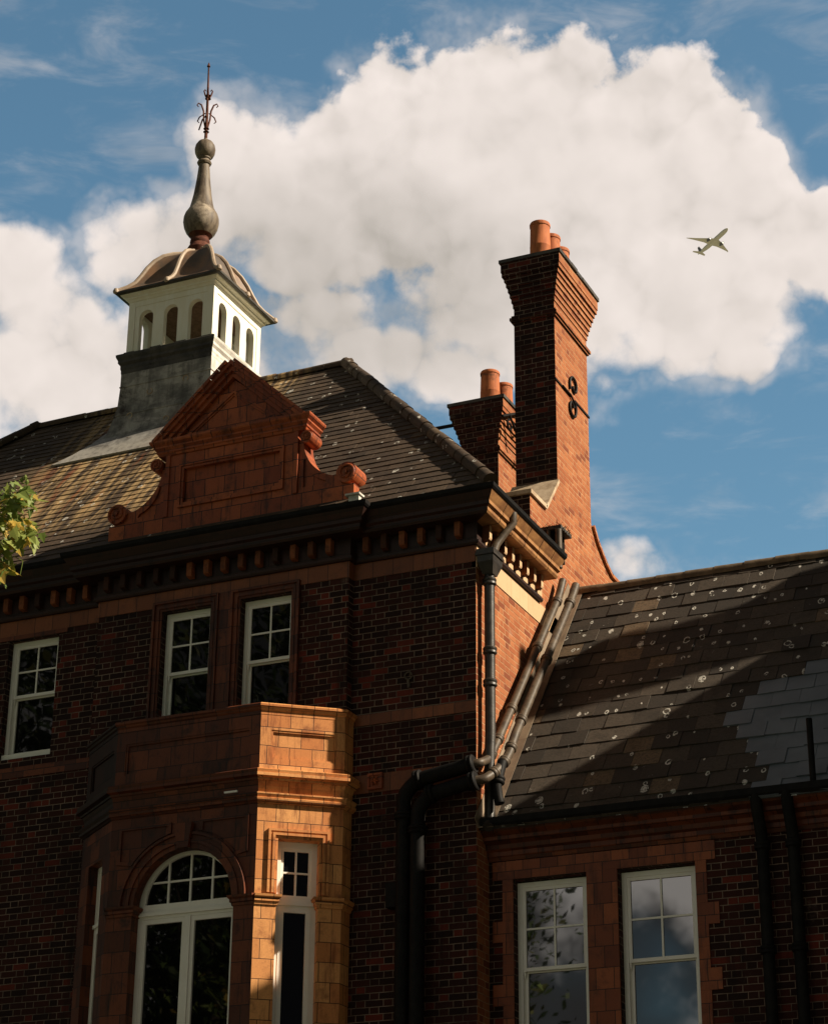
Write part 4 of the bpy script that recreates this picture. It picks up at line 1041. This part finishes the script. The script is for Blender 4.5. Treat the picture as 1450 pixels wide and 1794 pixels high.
# moulded surround of the cheek window
mb = MB()
O = Vector((bx1, bY, 0))
for (a, b, d, z0) in ((0.11, 0.135, 0.004, 7.5), (0.136, 0.165, 0.03, 7.5), (0.166, 0.185, 0.016, 7.5), (0.186, 0.215, 0.034, 7.5), (0.216, 0.25, 0.012, 7.5)):
    if a < 0.13: continue
    mb.obox(O, Uc, Z_, Nc, a, b, z0, 8.13 + (0.25 - a), 0.0, d); mb.obox(O, Uc, Z_, Nc, 0.98 - b, 0.98 - a, z0, 8.13 + (0.25 - a), 0.0, d)
    mb.obox(O, Uc, Z_, Nc, b, 0.98 - b, 8.13 + (0.25 - b), 8.13 + (0.25 - a), 0.0, d)
mb.build('window_surround', M['buff'], bay)
# arched window joinery
WY = bY + 0.15
mb = MB()
o_ = arch(ax, az_, ar, 3.0, 28); i_ = arch(ax, az_ + 0.03, ar - 0.085, 0, 28)[2:]
i_ = [(ax - ar + 0.085, az_ + 0.06), (ax + ar - 0.085, az_ + 0.06)] + [(ax + (ar - 0.085) * math.cos(math.pi * k / 28), az_ + 0.06 + (ar - 0.115) * math.sin(math.pi * k / 28)) for k in range(1, 28)]
mb.plate([(ax - ar, 3.0), (ax + ar, 3.0)] + o_[2:], [i_, rect(ax - ar + 0.06, ax + ar - 0.06, 3.06, az_ - 0.11)], (0, WY, 0), X_, Z_, NY, 0.07)
mb.box(ax - ar + 0.01, ax + ar - 0.01, WY - 0.03, WY - 0.0005, az_ - 0.075, az_ - 0.035)
wf = mb.build('window_frame', M['white'], bay, label='white round headed window frame')
def bar(mb, x0, x1, z0, z1, y0=WY + 0.012, y1=WY + 0.05): mb.box(x0, x1, y0, y1, z0, z1)
mb = MB()
rr = ar - 0.09; zb_ = az_ + 0.06
for x in (-0.29, 0.0, 0.29): bar(mb, ax + x - 0.012, ax + x + 0.012, zb_, zb_ + (ar - 0.115) * math.sqrt(max(0, 1 - (x / (ar - 0.085)) ** 2)) + .005)
for (a, b) in ((-0.50, -0.302), (-0.278, -0.012), (0.012, 0.278), (0.302, 0.50)): bar(mb, ax + a, ax + b, zb_ + 0.245, zb_ + 0.267, WY + 0.014, WY + 0.048)
mb.build('glazing_bar', M['white'], bay)
mb = MB()
mb.box(ax - 0.035, ax + 0.035, WY - 0.012, WY + 0.06, 3.06, az_ - 0.11)
for (a, b) in ((ax - ar + 0.061, ax - 0.036), (ax + 0.036, ax + ar - 0.061)):
    for (c, d, e_, f_) in ((a, a + .045, 3.06, az_ - .111), (b - .045, b, 3.06, az_ - .111), (a + .045, b - .045, az_ - .165, az_ - .111)): mb.box(c, d, WY + 0.006, WY + 0.055, e_, f_)
mb.build('casement', M['white'], bay)
mb = MB(); mb.plate(i_, [], (0, WY + 0.035, 0), X_, Z_, NY, 0.004); mb.build('pane', M['glass'], bay)
mb = MB(); mb.box(ax - ar + 0.08, ax + ar - 0.08, WY + 0.035, WY + 0.039, 3.06, az_ - 0.12); mb.build('pane', M['glass'], bay)
# cheek windows
for (O, U, N, u0) in ((Vector((bx1, bY, 0)), Uc, Nc, 0.25), (Vector((ex0, eY, 0)), Ul, Nl, 0.27)):
    O = O - N * 0.12 + U * u0
    mb = MB(); ww = 0.48; f = 0.065
    for (a, b, c, d) in ((0, f, 3.0, 8.13), (ww - f, ww, 3.0, 8.13), (f, ww - f, 8.055, 8.13), (f, ww - f, 7.37, 7.48)): mb.obox(O, U, Z_, N, a, b, c, d, -0.08, 0.0)
    mb.obox(O, U, Z_, N, 0.0, ww, 7.395, 7.435, 0.0005, 0.025)
    mb.build('window_frame', M['white'], bay)
    mb = MB(); um = ww / 2; i0, i1 = f, ww - f
    for (a, b, c, d) in ((i0, i0 + .03, 7.48, 8.055), (i1 - .03, i1, 7.48, 8.055), (i0 + .03, i1 - .03, 8.025, 8.055), (i0 + .03, i1 - .03, 7.48, 7.515), (um - .011, um + .011, 7.515, 8.025), (i0 + .03, um - .011, 7.765, 7.785), (um + .011, i1 - .03, 7.765, 7.785)): mb.obox(O, U, Z_, N, a, b, c, d, -0.06, -0.015)
    mb.build('glazing_bar', M['white'], bay)
    mb = MB()
    for (a, b, c, d) in ((i0 - .01, i0 + .045, 3.0, 7.369), (i1 - .05, i1 + .005, 3.0, 7.369), (i0 + .045, i1 - .05, 7.315, 7.369)): mb.obox(O, U, Z_, N, a, b, c, d, -0.05, 0.006)
    mb.build('casement', M['white'], bay)
    mb = MB(); mb.obox(O, U, Z_, N, i0, i1, 7.48, 8.055, -0.04, -0.036); mb.build('pane', M['glass'], bay)
    mb = MB(); mb.obox(O, U, Z_, N, i0, i1, 3.0, 7.36, -0.036, -0.032); mb.build('pane', M['glass'], bay)
mb = MB(); mb.obox(Vector((bx1 - 0.40, bY - 0.066, 8.665)), X_, Z_, NY, 0, 0.17, 0, 0.022, 0, 0.02); mb.build('vent_strip', M['white'], bay)

# --- rainwater goods of the main building
def collar(mb, c, d, r, ln=0.09):
    c, d = Vector(c), Vector(d).normalized()
    mb.tube([c - d * ln / 2, c - d * (ln / 2 - .012), c - d * .012, c, c + d * .012, c + d * (ln / 2 - .012), c + d * ln / 2], [r * 1.18, r * 1.35, r * 1.35, r * 1.22, r * 1.35, r * 1.35, r * 1.18], 14)
mb = MB(); mb.tube([(0.12, 0.13, 11.36), (0.12, 0.13, 9.35), (0.12, 0.10, 9.0), (0.12, 0.10, 8.3), (0.13, 0.02, 8.2)], 0.062, 14)
for z in (11.22, 10.35, 9.95): collar(mb, (0.12, 0.13, z), Z_, 0.062)
dp = mb.build('downpipe', M['sunlit_iron'], B, 40, label='black iron downpipe with a hopper head on the sunlit side wall')
mb = MB()
def frustum(mb, c, a, b, z0, z1, mi=0):
    v = []
    for (h, z) in ((a, z0), (b, z1)): v += [(c[0] - h[0], c[1] - h[1], z), (c[0] + h[0], c[1] - h[1], z), (c[0] + h[0], c[1] + h[1], z), (c[0] - h[0], c[1] + h[1], z)]
    mb.add(v, [(3, 2, 1, 0), (4, 5, 6, 7), (0, 1, 5, 4), (1, 2, 6, 5), (2, 3, 7, 6), (3, 0, 4, 7)], mi)
hc = (0.125, 0.13)
frustum(mb, hc, (0.065, 0.07), (0.10, 0.14), 11.30, 11.44); frustum(mb, hc, (0.10, 0.14), (0.105, 0.15), 11.441, 11.52); frustum(mb, hc, (0.12, 0.17), (0.12, 0.17), 11.521, 11.55); frustum(mb, hc, (0.11, 0.155), (0.115, 0.16), 11.551, 11.60)
mb.build('hopper_head', M['sunlit_iron'], dp)
mb = MB(); mb.tube([(0.13, 0.20, 11.58), (0.16, 0.26, 11.75), (0.24, 0.34, 11.92), (0.33, 0.38, 12.05), (0.33, 0.38, 12.18)], 0.05, 12); mb.build('swan_neck', M['pipe'], dp, 40)
# two raking pipes above the wing roof, round the corner and down the front wall
def soil(pts, r, collars, label):
    mb = MB()
    P = [Vector(p) for p in pts]; out = [P[0]]
    for i in range(1, len(P) - 1):
        a = (P[i - 1] - P[i]); b = (P[i + 1] - P[i]); q = min(0.12, a.length * .45, b.length * .45)
        a.normalize(); b.normalize()
        for t in (0, .25, .5, .75, 1):
            p = (P[i] + a * q) * (1 - t) ** 2 + P[i] * 2 * t * (1 - t) + (P[i] + b * q) * t * t
            out.append(p)
    out.append(P[-1]); mb.tube(out, r, 14)
    for (k, t) in collars:
        d = P[k + 1] - P[k]; collar(mb, P[k] + d * t, d, r)
    return mb.build('soil_pipe', [M['pipe']], B, 40, label=label)
sp1 = soil([(0.12, 2.62, 12.16), (0.12, 2.45, 11.86), (0.12, 0.42, 9.40), (0.115, 0.10, 9.02), (0.10, -0.15, 8.91), (0.02, -0.17, 8.895)], 0.050, [(1, .03), (1, .38), (1, .82), (2, .15), (2, .8)], 'upper of the two raking grey pipes beside the wing roof')
sp2 = soil([(0.27, 2.70, 12.10), (0.27, 2.52, 11.84), (0.27, 0.52, 9.42), (0.27, 0.30, 9.10), (0.24, 0.05, 8.86), (0.16, -0.15, 8.71), (0.05, -0.18, 8.695)], 0.054, [(1, .03), (1, .47), (1, .9), (2, .6), (3, .4), (4, .3)], 'lower of the two raking grey pipes beside the wing roof')
mb = MB(); mb.tube([(0.26, 0.14, 8.98), (0.25, 0.06, 8.80), (0.24, 0.02, 8.66), (0.25, 0.03, 8.54), (0.27, 0.03, 8.46)], 0.058, 14); collar(mb, (0.25, 0.04, 8.74), (0.1, 0.2, 1), 0.058); mb.build('vent_stub', M['iron'], sp2, 40)
def soil2(pts, r, collars, label):
    o = soil(pts, r, collars, label); o.data.materials[0] = M['iron']; return o  # same pipe run, colour blackened for the shaded front wall
soil2([(0.02, -0.17, 8.895), (-0.66, -0.17, 8.79), (-0.83, -0.17, 8.64), (-0.83, -0.17, 0.0)], 0.085, [(0, .02), (0, .98), (2, .03)], 'black pipe turning down the shaded front wall, further from the corner')
soil2([(0.05, -0.18, 8.695), (-0.50, -0.18, 8.60), (-0.65, -0.18, 8.45), (-0.65, -0.18, 0.0)], 0.085, [(0, .02), (0, .98), (2, .03)], 'black pipe turning down the shaded front wall, nearer the corner')
mb = MB(); mb.box(-1.07, -0.92, -0.12, -0.001, 7.36, 7.64); mb.build('junction_box', M['iron'], B)
# small iron wall tie ring with rust stain
mb = MB(); spiral(mb, (-0.86, -0.02, 10.13), (1, 0, 0), (0, 0, 1), 0.045, 0.045, 0.95, 0.010, 0, 20); mb.tube([(-0.86, -0.02, 10.07), (-0.85, -0.02, 9.98)], 0.02, 6); mb.build('wall_ring', M['pipe'], B, 40)

# ================================================================== LOWER WING
Wg = thing('side_wing', 'lower brick wing with a dark slate roof and two tall sash windows', 'building', (4.0, 3.2, 0))
WY0 = 0.35
mb = MB()
mb.plate(rect(0.001, 8.3, 0, 8.0), [rect(0.30, 1.17, 5.2, 7.66), rect(1.54, 2.43, 5.2, 7.66), rect(5.6, 6.5, 5.2, 7.66)], (0, WY0, 0), X_, Z_, NY, 0.28)
mb.build('wall', M['front'], Wg)
for (x, wd) in ((0.30, 0.87), (1.54, 0.89), (5.6, 0.9)):
    sash(Wg, Vector((x + 0.0, WY0 + 0.12, 5.2)), X_, NY, wd, 2.44, 1.44, glass='old_glass')
mb = MB(); Y0 = WY0 - 0.016
mb.box(0.05, 2.66, Y0, WY0 + 0.0, 7.662, 7.87)
mb.box(1.175, 1.535, Y0 - 0.002, WY0 + 0.10, 5.2, 7.66)
k = 0; z = 7.66
while z > 5.2:
    h = 0.235; z0 = z - h
    mb.box(0.17 if k % 3 != 2 else 0.05, 0.298, Y0, WY0 + 0.10, z0 + .001, z - .001); mb.box(2.432, 2.555 if k % 3 != 2 else 2.68, Y0, WY0 + 0.10, z0 + .001, z - .001)
    z = z0; k += 1
mb.build('window_surround', M['wing_terra'], Wg)
mb = MB()
mb.sweep([(0.002, WY0), (8.3, WY0)], [(-0.05, 7.88), (0.02, 7.88), (0.035, 7.92), (0.05, 7.93), (0.05, 7.98), (0.09, 8.0), (0.10, 8.05), (0.17, 8.09), (0.17, 8.13), (0.24, 8.17), (0.25, 8.2), (-0.05, 8.2)])
mb.build('cornice', M['terra_dark'], Wg)
mb = MB(); mb.sweep([(0.03, WY0), (8.3, WY0)], [(0.20, 8.202), (0.30, 8.202), (0.33, 8.24), (0.335, 8.31), (0.32, 8.315), (0.30, 8.25), (0.20, 8.24)]); mb.build('gutter', M['iron'], Wg)
# slate roof, each slate its own slab; the repaired area in new blue-grey slates
WS = Vector((0, 3.20, 4.03)).normalized(); WN = Vector((0, -WS.z, WS.y)); WO = Vector((0.0, 0.05, 8.20)); WL = math.hypot(3.20, 4.03)
steps = [3.13, 3.30, 3.14, 2.98, 2.82, 2.63, 2.79, 2.95, 3.34]
def pick(u, v):
    r = int((v - 0.02) / 0.292)
    if r < len(steps) and u > steps[r] - 0.0: return 1
    return 0
mb = MB()
tiled(mb, WO, X_, WS, WN, [(0.16, 0), (8.3, 0), (8.3, WL), (0.16, WL)], 0.292, 0.335, 0.012, 0.0, 0.5, 0.009, pick)
dk = [(0.0, 0.05, 8.18), (8.3, 0.05, 8.18), (8.3, 3.25, 12.21), (0.0, 3.25, 12.21), (8.3, 6.6, 8.2), (0, 6.6, 8.2)]
mb.add(dk, [(0, 1, 2, 3), (3, 2, 4, 5)])
wroof = mb.build('roof', [M['slate'], M['newslate']], Wg)
mb = MB(); halfround(mb, (0.0, 3.25, 12.20), (8.3, 3.25, 12.20), (0, 0, 1), 0.09, 0.40, 0.008); mb.build('ridge_tiles', M['ridge'], wroof, 40)
mb = MB()
for k in range(6):
    mb.obox(WO, X_, WS, WN, 0.003, 0.19, k * WL / 6 - .02, (k + 1) * WL / 6, 0.026 + 0.0, 0.030 + 0.001 * k)
mb.obox(WO, X_, WS, WN, 0.001, 0.012, 0.0, WL, 0.031, 0.16)
mb.build('flashing', M['flash'], wroof)
for (x, x2) in ((3.22, 3.22), (3.56, 3.56)):
    mb = MB(); mb.tube([(x, 0.08, 8.26), (x, 0.10, 8.10), (x, 0.22, 7.85), (x, 0.24, 7.7), (x, 0.24, 0)], 0.066, 12)
    for z in (7.72, 6.6): collar(mb, (x, 0.24, z), Z_, 0.066)
    mb.build('downpipe', M['iron'], Wg, 40)
mb = MB(); mb.tube([(3.86, 0.07, 8.25), (3.86, 0.07, 9.02)], 0.035, 10); mb.build('vent_pipe', M['iron'], wroof, 40)

# ================================================================== PAVILION beyond the right edge, whose roof and chimney throw the shadows on the wing
Pv = thing('brick_pavilion', 'tall brick pavilion closing the far end of the slate roofed wing', 'building', (11.5, 3.5, 0))
mb = MB(); mb.box(8.3, 15.5, -1.6, 7.2, 0, 12.4); mb.build('wall', M['front'], Pv)
def hiproof(mb, x0, x1, y0, y1, z0, zr, run):
    cx0, cx1 = x0 + run, x1 - run; cy0, cy1 = y0 + run, y1 - run
    v = [(x0, y0, z0), (x1, y0, z0), (x1, y1, z0), (x0, y1, z0), (cx0, cy0, zr), (cx1, cy0, zr), (cx1, cy1, zr), (cx0, cy1, zr)]
    mb.add(v, [(0, 1, 5, 4), (1, 2, 6, 5), (2, 3, 7, 6), (3, 0, 4, 7), (4, 5, 6, 7), (3, 2, 1, 0)])
mb = MB(); hiproof(mb, 7.95, 15.9, -2.4, 7.6, 12.41, 16.0, 2.2); mb.build('roof', M['slate'], Pv)
mb = MB(); mb.box(9.6, 10.2, 3.20, 4.20, 12.5, 16.9); mb.box(9.6, 10.2, 3.20, 3.95, 16.901, 17.7); mb.box(9.52, 10.28, 3.12, 4.03, 17.701, 17.92); pc = mb.build('chimney', M['front'], Pv)
for y in (3.32, 3.80):
    mb = MB(); mb.lathe((9.9, y, 17.92), [(.16, 0), (.15, .1), (.13, .45), (.12, .47)], 16); mb.build('chimney_pot', M['pot'], pc, 30)

# ================================================================== AIRLINER
PC = Vector((-646.1, 2320.3, 1440.4))
pl = thing('airliner', 'pale twin engined airliner seen from below against the white cloud', 'airplane', PC)
A_ = Vector((0.789, -0.609, 0.0786)).normalized(); Bw = Vector((0.6134, 0.7888, -0.0391)); Bw = (Bw - A_ * Bw.dot(A_)).normalized()
Up = A_.cross(Bw) if A_.cross(Bw).z > 0 else Bw.cross(A_)
def PP(a, b, c): return PC + A_ * a + Bw * b + Up * c
mb = MB()
st8 = [(33.5, 0.15), (33.0, 0.9), (31.5, 1.7), (29, 2.45), (26, 2.85), (22, 3.0), (-10, 3.0), (-16, 2.75), (-22, 2.1), (-27, 1.3), (-31, 0.6), (-33, 0.2)]
seg = 20; vs = []; fs = []
for i, (a, r) in enumerate(st8):
    lift_ = 0.0 if a > -10 else (-10 - a) * 0.06
    for k in range(seg): vs.append(PP(a, r * math.cos(2 * math.pi * k / seg), r * math.sin(2 * math.pi * k / seg) + lift_))
for i in range(len(st8) - 1):
    for k in range(seg): fs.append((i * seg + k, i * seg + (k + 1) % seg, (i + 1) * seg + (k + 1) % seg, (i + 1) * seg + k))
mb.add(vs, fs)
fus = mb.build('fuselage', M['aircraft'], pl, 50)
def surf(name, root, tip, m=None, axis='b'):
    """Tapered lifting surface between two chord sections (lead, trail, span, height, thickness)."""
    mb = MB(); vs = []
    secs = [root, tip] if not isinstance(root, list) else root
    for (le, te, s_, h, th) in secs:
        for (q, t_) in ((0, 0), (0.12, .8), (0.35, 1), (0.7, .6), (1, 0), (0.7, -.45), (0.35, -.8), (0.12, -.6)):
            a = le + (te - le) * q
            vs.append(PP(a, s_, h + th * t_) if axis == 'b' else PP(a, th * t_, h + s_))
    fs = []
    for i in range(len(secs) - 1):
        for k in range(8): fs.append((i * 8 + k, i * 8 + (k + 1) % 8, (i + 1) * 8 + (k + 1) % 8, (i + 1) * 8 + k))
    fs.append(tuple(range(8))); fs.append(tuple((len(secs) - 1) * 8 + k for k in range(7, -1, -1)))
    mb.add(vs, fs); return mb.build(name, m or M['aircraft'], pl, 30)
for s_ in (-1, 1):
    surf('wing', [(10.5, -5.5, 0, -1.2, 1.1), (5.5, -5.0, s_ * 10, -0.6, 0.7), (-2.8, -7.8, s_ * 22, 0.7, 0.35), (-8.0, -10.3, s_ * 29.5, 1.9, 0.15), (-11.2, -12.2, s_ * 32.3, 3.0, 0.06)], None)
    surf('tailplane', [(-24.5, -30.5, 0, 1.0, 0.4), (-29.5, -32.0, s_ * 9.2, 1.8, 0.12)], None)
    mb = MB()
    prof = [(8.6, 1.35), (8.9, 1.65), (8.2, 1.85), (6.0, 1.9), (3.5, 1.5), (1.6, 1.0), (1.0, 0.4)]
    vs = []; fs = []
    for (a, r) in prof:
        for k in range(16): vs.append(PP(a, s_ * 9.8 + r * math.cos(2 * math.pi * k / 16), -2.9 + r * math.sin(2 * math.pi * k / 16)))
    for i in range(len(prof) - 1):
        for k in range(16): fs.append((i * 16 + k, i * 16 + (k + 1) % 16, (i + 1) * 16 + (k + 1) % 16, (i + 1) * 16 + k))
    fs.append(tuple(range(16))); mb.add(vs, fs)
    mb.build('engine', M['engine'], pl, 40)
surf('tail_fin', [(-22.5, -30.0, 0, 1.5, 0.5), (-29.5, -33.0, 10.5, 1.5, 0.15)], None, M['engine'], 'c')

# ================================================================== TREES
rng = np.random.default_rng(5)
def maple_leaf(mb, c, n, t, size, col):
    """One lobed plane-tree leaf, folded a little along its midrib."""
    n = Vector(n).normalized(); t = (Vector(t) - n * Vector(t).dot(n)).normalized(); b = n.cross(t)
    half = [(0.0, -0.02), (0.16, 0.05), (0.42, -0.02), (0.34, 0.22), (0.52, 0.42), (0.28, 0.44), (0.22, 0.62), (0.0, 1.0)]
    fold = random.uniform(0.05, 0.35); curl = random.uniform(0.0, 0.45)
    def pt(x, y): return Vector(c) + (b * x + t * y + n * (abs(x) * fold - curl * y * y * 0.4)) * size
    L = [pt(-x, y) for x, y in half]; Rr = [pt(x, y) for x, y in half]
    mb.add(L, [tuple(range(len(L) - 1, -1, -1))], 0, None, col); mb.add(Rr, [tuple(range(len(Rr)))], 0, None, col)
def leafy(mb, centers, n, size, spread):
    for c in centers:
        for k in range(n):
            p = Vector(c[:3]) + Vector(rng.normal(0, 1, 3)) * c[3]
            nn = Vector((random.gauss(0.2, .6), random.gauss(-.2, .6), random.gauss(.7, .4)))
            tt = Vector((random.gauss(0, .6), random.gauss(0, .6), random.gauss(-.7, .5)))
            maple_leaf(mb, p, nn, tt, size * random.uniform(.5, 1.3), (random.random(), random.random(), random.random()))
T = thing('plane_tree', 'leafy plane tree reaching a sunlit yellow green branch in at the left edge', 'tree', (-8.8, -15.2, 0))
tip = Vector((0.98, -11.0, 7.38))
top = Vector((-3.0, -13.4, 7.2))
mb = MB(); mb.tube([(-8.8, -15.2, 0), (-8.75, -15.15, 2.0), (-8.5, -15.0, 4.2), (-8.4, -14.9, 6.5), (-8.3, -14.8, 9.0)], [0.30, 0.25, 0.21, 0.16, 0.05], 12)
mb.build('trunk', M['bark'], T, 50)
mb = MB(); mb.tube([(-8.5, -15.0, 4.2), (-5.6, -14.2, 6.0), (-2.4, -12.9, 7.15), (0.1, -11.5, 7.62), tip + Vector((-.12, 0, .05))], [0.13, 0.09, 0.06, 0.03, 0.008], 8)
for k in range(7):
    q = tip + Vector(rng.normal(0, .13, 3)); mb.tube([(0.1 + .08 * k, -11.5 + .06 * k, 7.62 - .02 * k), q + Vector((-.1, 0, .08)), q], [.010, .006, .003], 5)
mb.build('branch', M['bark'], T, 50)
mb = MB()
view = [R_, U_]
base = Vector((1.1274, -10.8125, 7.4349))
def tp(px, py, dd=0.0): return base + R_ * ((px - 20) / 3800 * 15) - U_ * ((py - 920) / 3800 * 15) + F_ * dd
clus = [(15, 880), (40, 880), (10, 915), (35, 925), (50, 935), (20, 950), (5, 960), (38, 865), (-10, 990), (-20, 900), (-30, 950), (2, 995), (-15, 870), (-45, 920), (-50, 980)]
cs = []
for (a, b) in clus:
    for dd in (-.12, 0.0, .12):
        p = tp(a, b, dd); cs.append((p.x, p.y, p.z, 0.035))
leafy(mb, cs, 7, 0.098, 1)
for (a, b) in ((44, 838), (38, 842), (47, 846)):
    p = tp(a, b); mb.lathe((p.x, p.y, p.z), [(0.004, -.02), (0.016, 0), (0.004, .02)], 6)
for k in range(34):
    q = tp(random.uniform(-20, 55), random.uniform(850, 985), random.uniform(-.1, .1)); r_ = q + Vector((random.uniform(-.02, .03), 0, random.uniform(-.10, -.04))); mb.tube([q - R_ * .06 + U_ * .03, q, r_], [.0035, .003, .002], 4)
mb.build('foliage', M['leaf'], T)
mb = MB(); cs = []
for k in range(120):
    p = Vector(rng.normal(0, 1, 3)); p.normalize(); p = Vector((-8.8, -15.0, 8.4)) + Vector((p.x * 2.6, p.y * 2.6, p.z * 3.0)) * (random.random() ** 0.4)
    cs.append((p.x, p.y, p.z, 0.45))
leafy(mb, cs, 22, 0.17, 1)
br = [Vector((-5.6, -14.2, 6.0)), Vector((-2.4, -12.9, 7.15)), Vector((0.0, -11.55, 7.62))]
cs = []
for k in range(34):
    q = k / 33 * 1.93; i0 = min(1, int(q)); p = br[i0].lerp(br[i0 + 1], q - i0) + Vector(rng.normal(0, .20, 3)) + Vector((-.05, 0, -.05))
    cs.append((p.x, p.y, p.z, 0.13))
leafy(mb, cs, 9, 0.13, 1)
mb.build('crown', M['leaf'], T)

def big_tree_mesh(h, r, n):
    mb = MB(); P = []
    for k in range(70):
        p = Vector(rng.normal(0, 1, 3)); p.normalize(); s_ = random.random() ** 0.33
        P.append(Vector((p.x * r * s_, p.y * r * s_, h * 0.62 + p.z * h * 0.36 * s_)))
    vs = []
    for k in range(n):
        c = P[k % len(P)] + Vector(rng.normal(0, 1, 3)) * (r * 0.17)
        a = Vector(rng.normal(0, 1, 3)).normalized(); b = a.orthogonal().normalized(); s_ = random.uniform(.09, .22)
        q = a.cross(b)
        mb.add([c - b * s_, c + q * s_ * .45, c + b * s_, c - q * s_ * .45], [(0, 1, 2, 3)], 0, None, (random.random(), random.random(), random.random()))
    return mb
crown_mb = big_tree_mesh(25, 6.0, 20000)
proto = None
SPOTS = [(-31, -36, 1.25, 0.0), (-22.5, -35, 1.25, 1.3), (-40, -33, 1.25, 2.2), (-10.5, -44, 0.55, 0.6), (0, -46, 0.50, 3.0), (12, -44, 0.58, 4.1), (-25, -48, 1.1, 5.0), (24, -42, 0.7, 2.7)]
LBL = ['tall dark leafy tree across the road, facing the bay window', 'tall dark leafy tree across the road, nearest the kerb', 'broadest dark leafy tree far down the road', 'small leafy tree across the road beside the tall ones', 'smallest leafy tree across the road', 'low rounded tree across the road behind the viewer', 'tallest dark tree at the back of the row', 'medium dark tree at the quiet end of the row']
for i, (x, y, s_, rz) in enumerate(SPOTS):
    if proto is None:
        proto = thing('street_tree', LBL[0], 'tree', (0, 0, 0), 'trees across the road')
        mb = MB(); mb.tube([(0, 0, 0), (0.1, 0, 4), (0.2, 0.1, 9), (0.1, 0, 18)], [0.5, 0.4, 0.3, 0.08], 10)
        for k in range(6):
            an = k * 1.05; mb.tube([(0.1, 0, 6 + k), (2 * math.cos(an), 2 * math.sin(an), 10 + k), (4 * math.cos(an), 4 * math.sin(an), 13 + k)], [.2, .12, .05], 6)
        tk = mb.build('trunk', M['bark'], proto, 50); cr = crown_mb.build('crown', M['leaf_dark'], proto)
        o = proto
    else:
        o = proto.copy(); COL.objects.link(o)
        for c in (tk, cr):
            d = c.copy(); COL.objects.link(d); d.parent = o
    o.location = (x, y, 0); o.rotation_euler = (0, 0, rz); o.scale = (s_, s_, s_); o['label'] = LBL[i]
# houses across the road, seen only as reflections in the wing windows
H = thing('terraced_house', 'pale rendered house with a slate roof across the road', 'house', (-16, -60, 0))
mb = MB(); mb.plate(rect(-26, -6, 0, 9.5), [rect(-24 + 3 * k, -22.8 + 3 * k, z, z + 1.9) for k in range(6) for z in (1.0, 4.0, 7.0)], (0, -56, 0), X_, Z_, Y_, 0.3); mb.box(-26, -6, -66, -56.31, 0, 9.5)
mb.build('wall', M['render_wall'], H)
mb = MB(); hiproof(mb, -26.3, -5.7, -66.3, -55.6, 9.51, 12.6, 4.0); mb.build('roof', M['slate'], H)
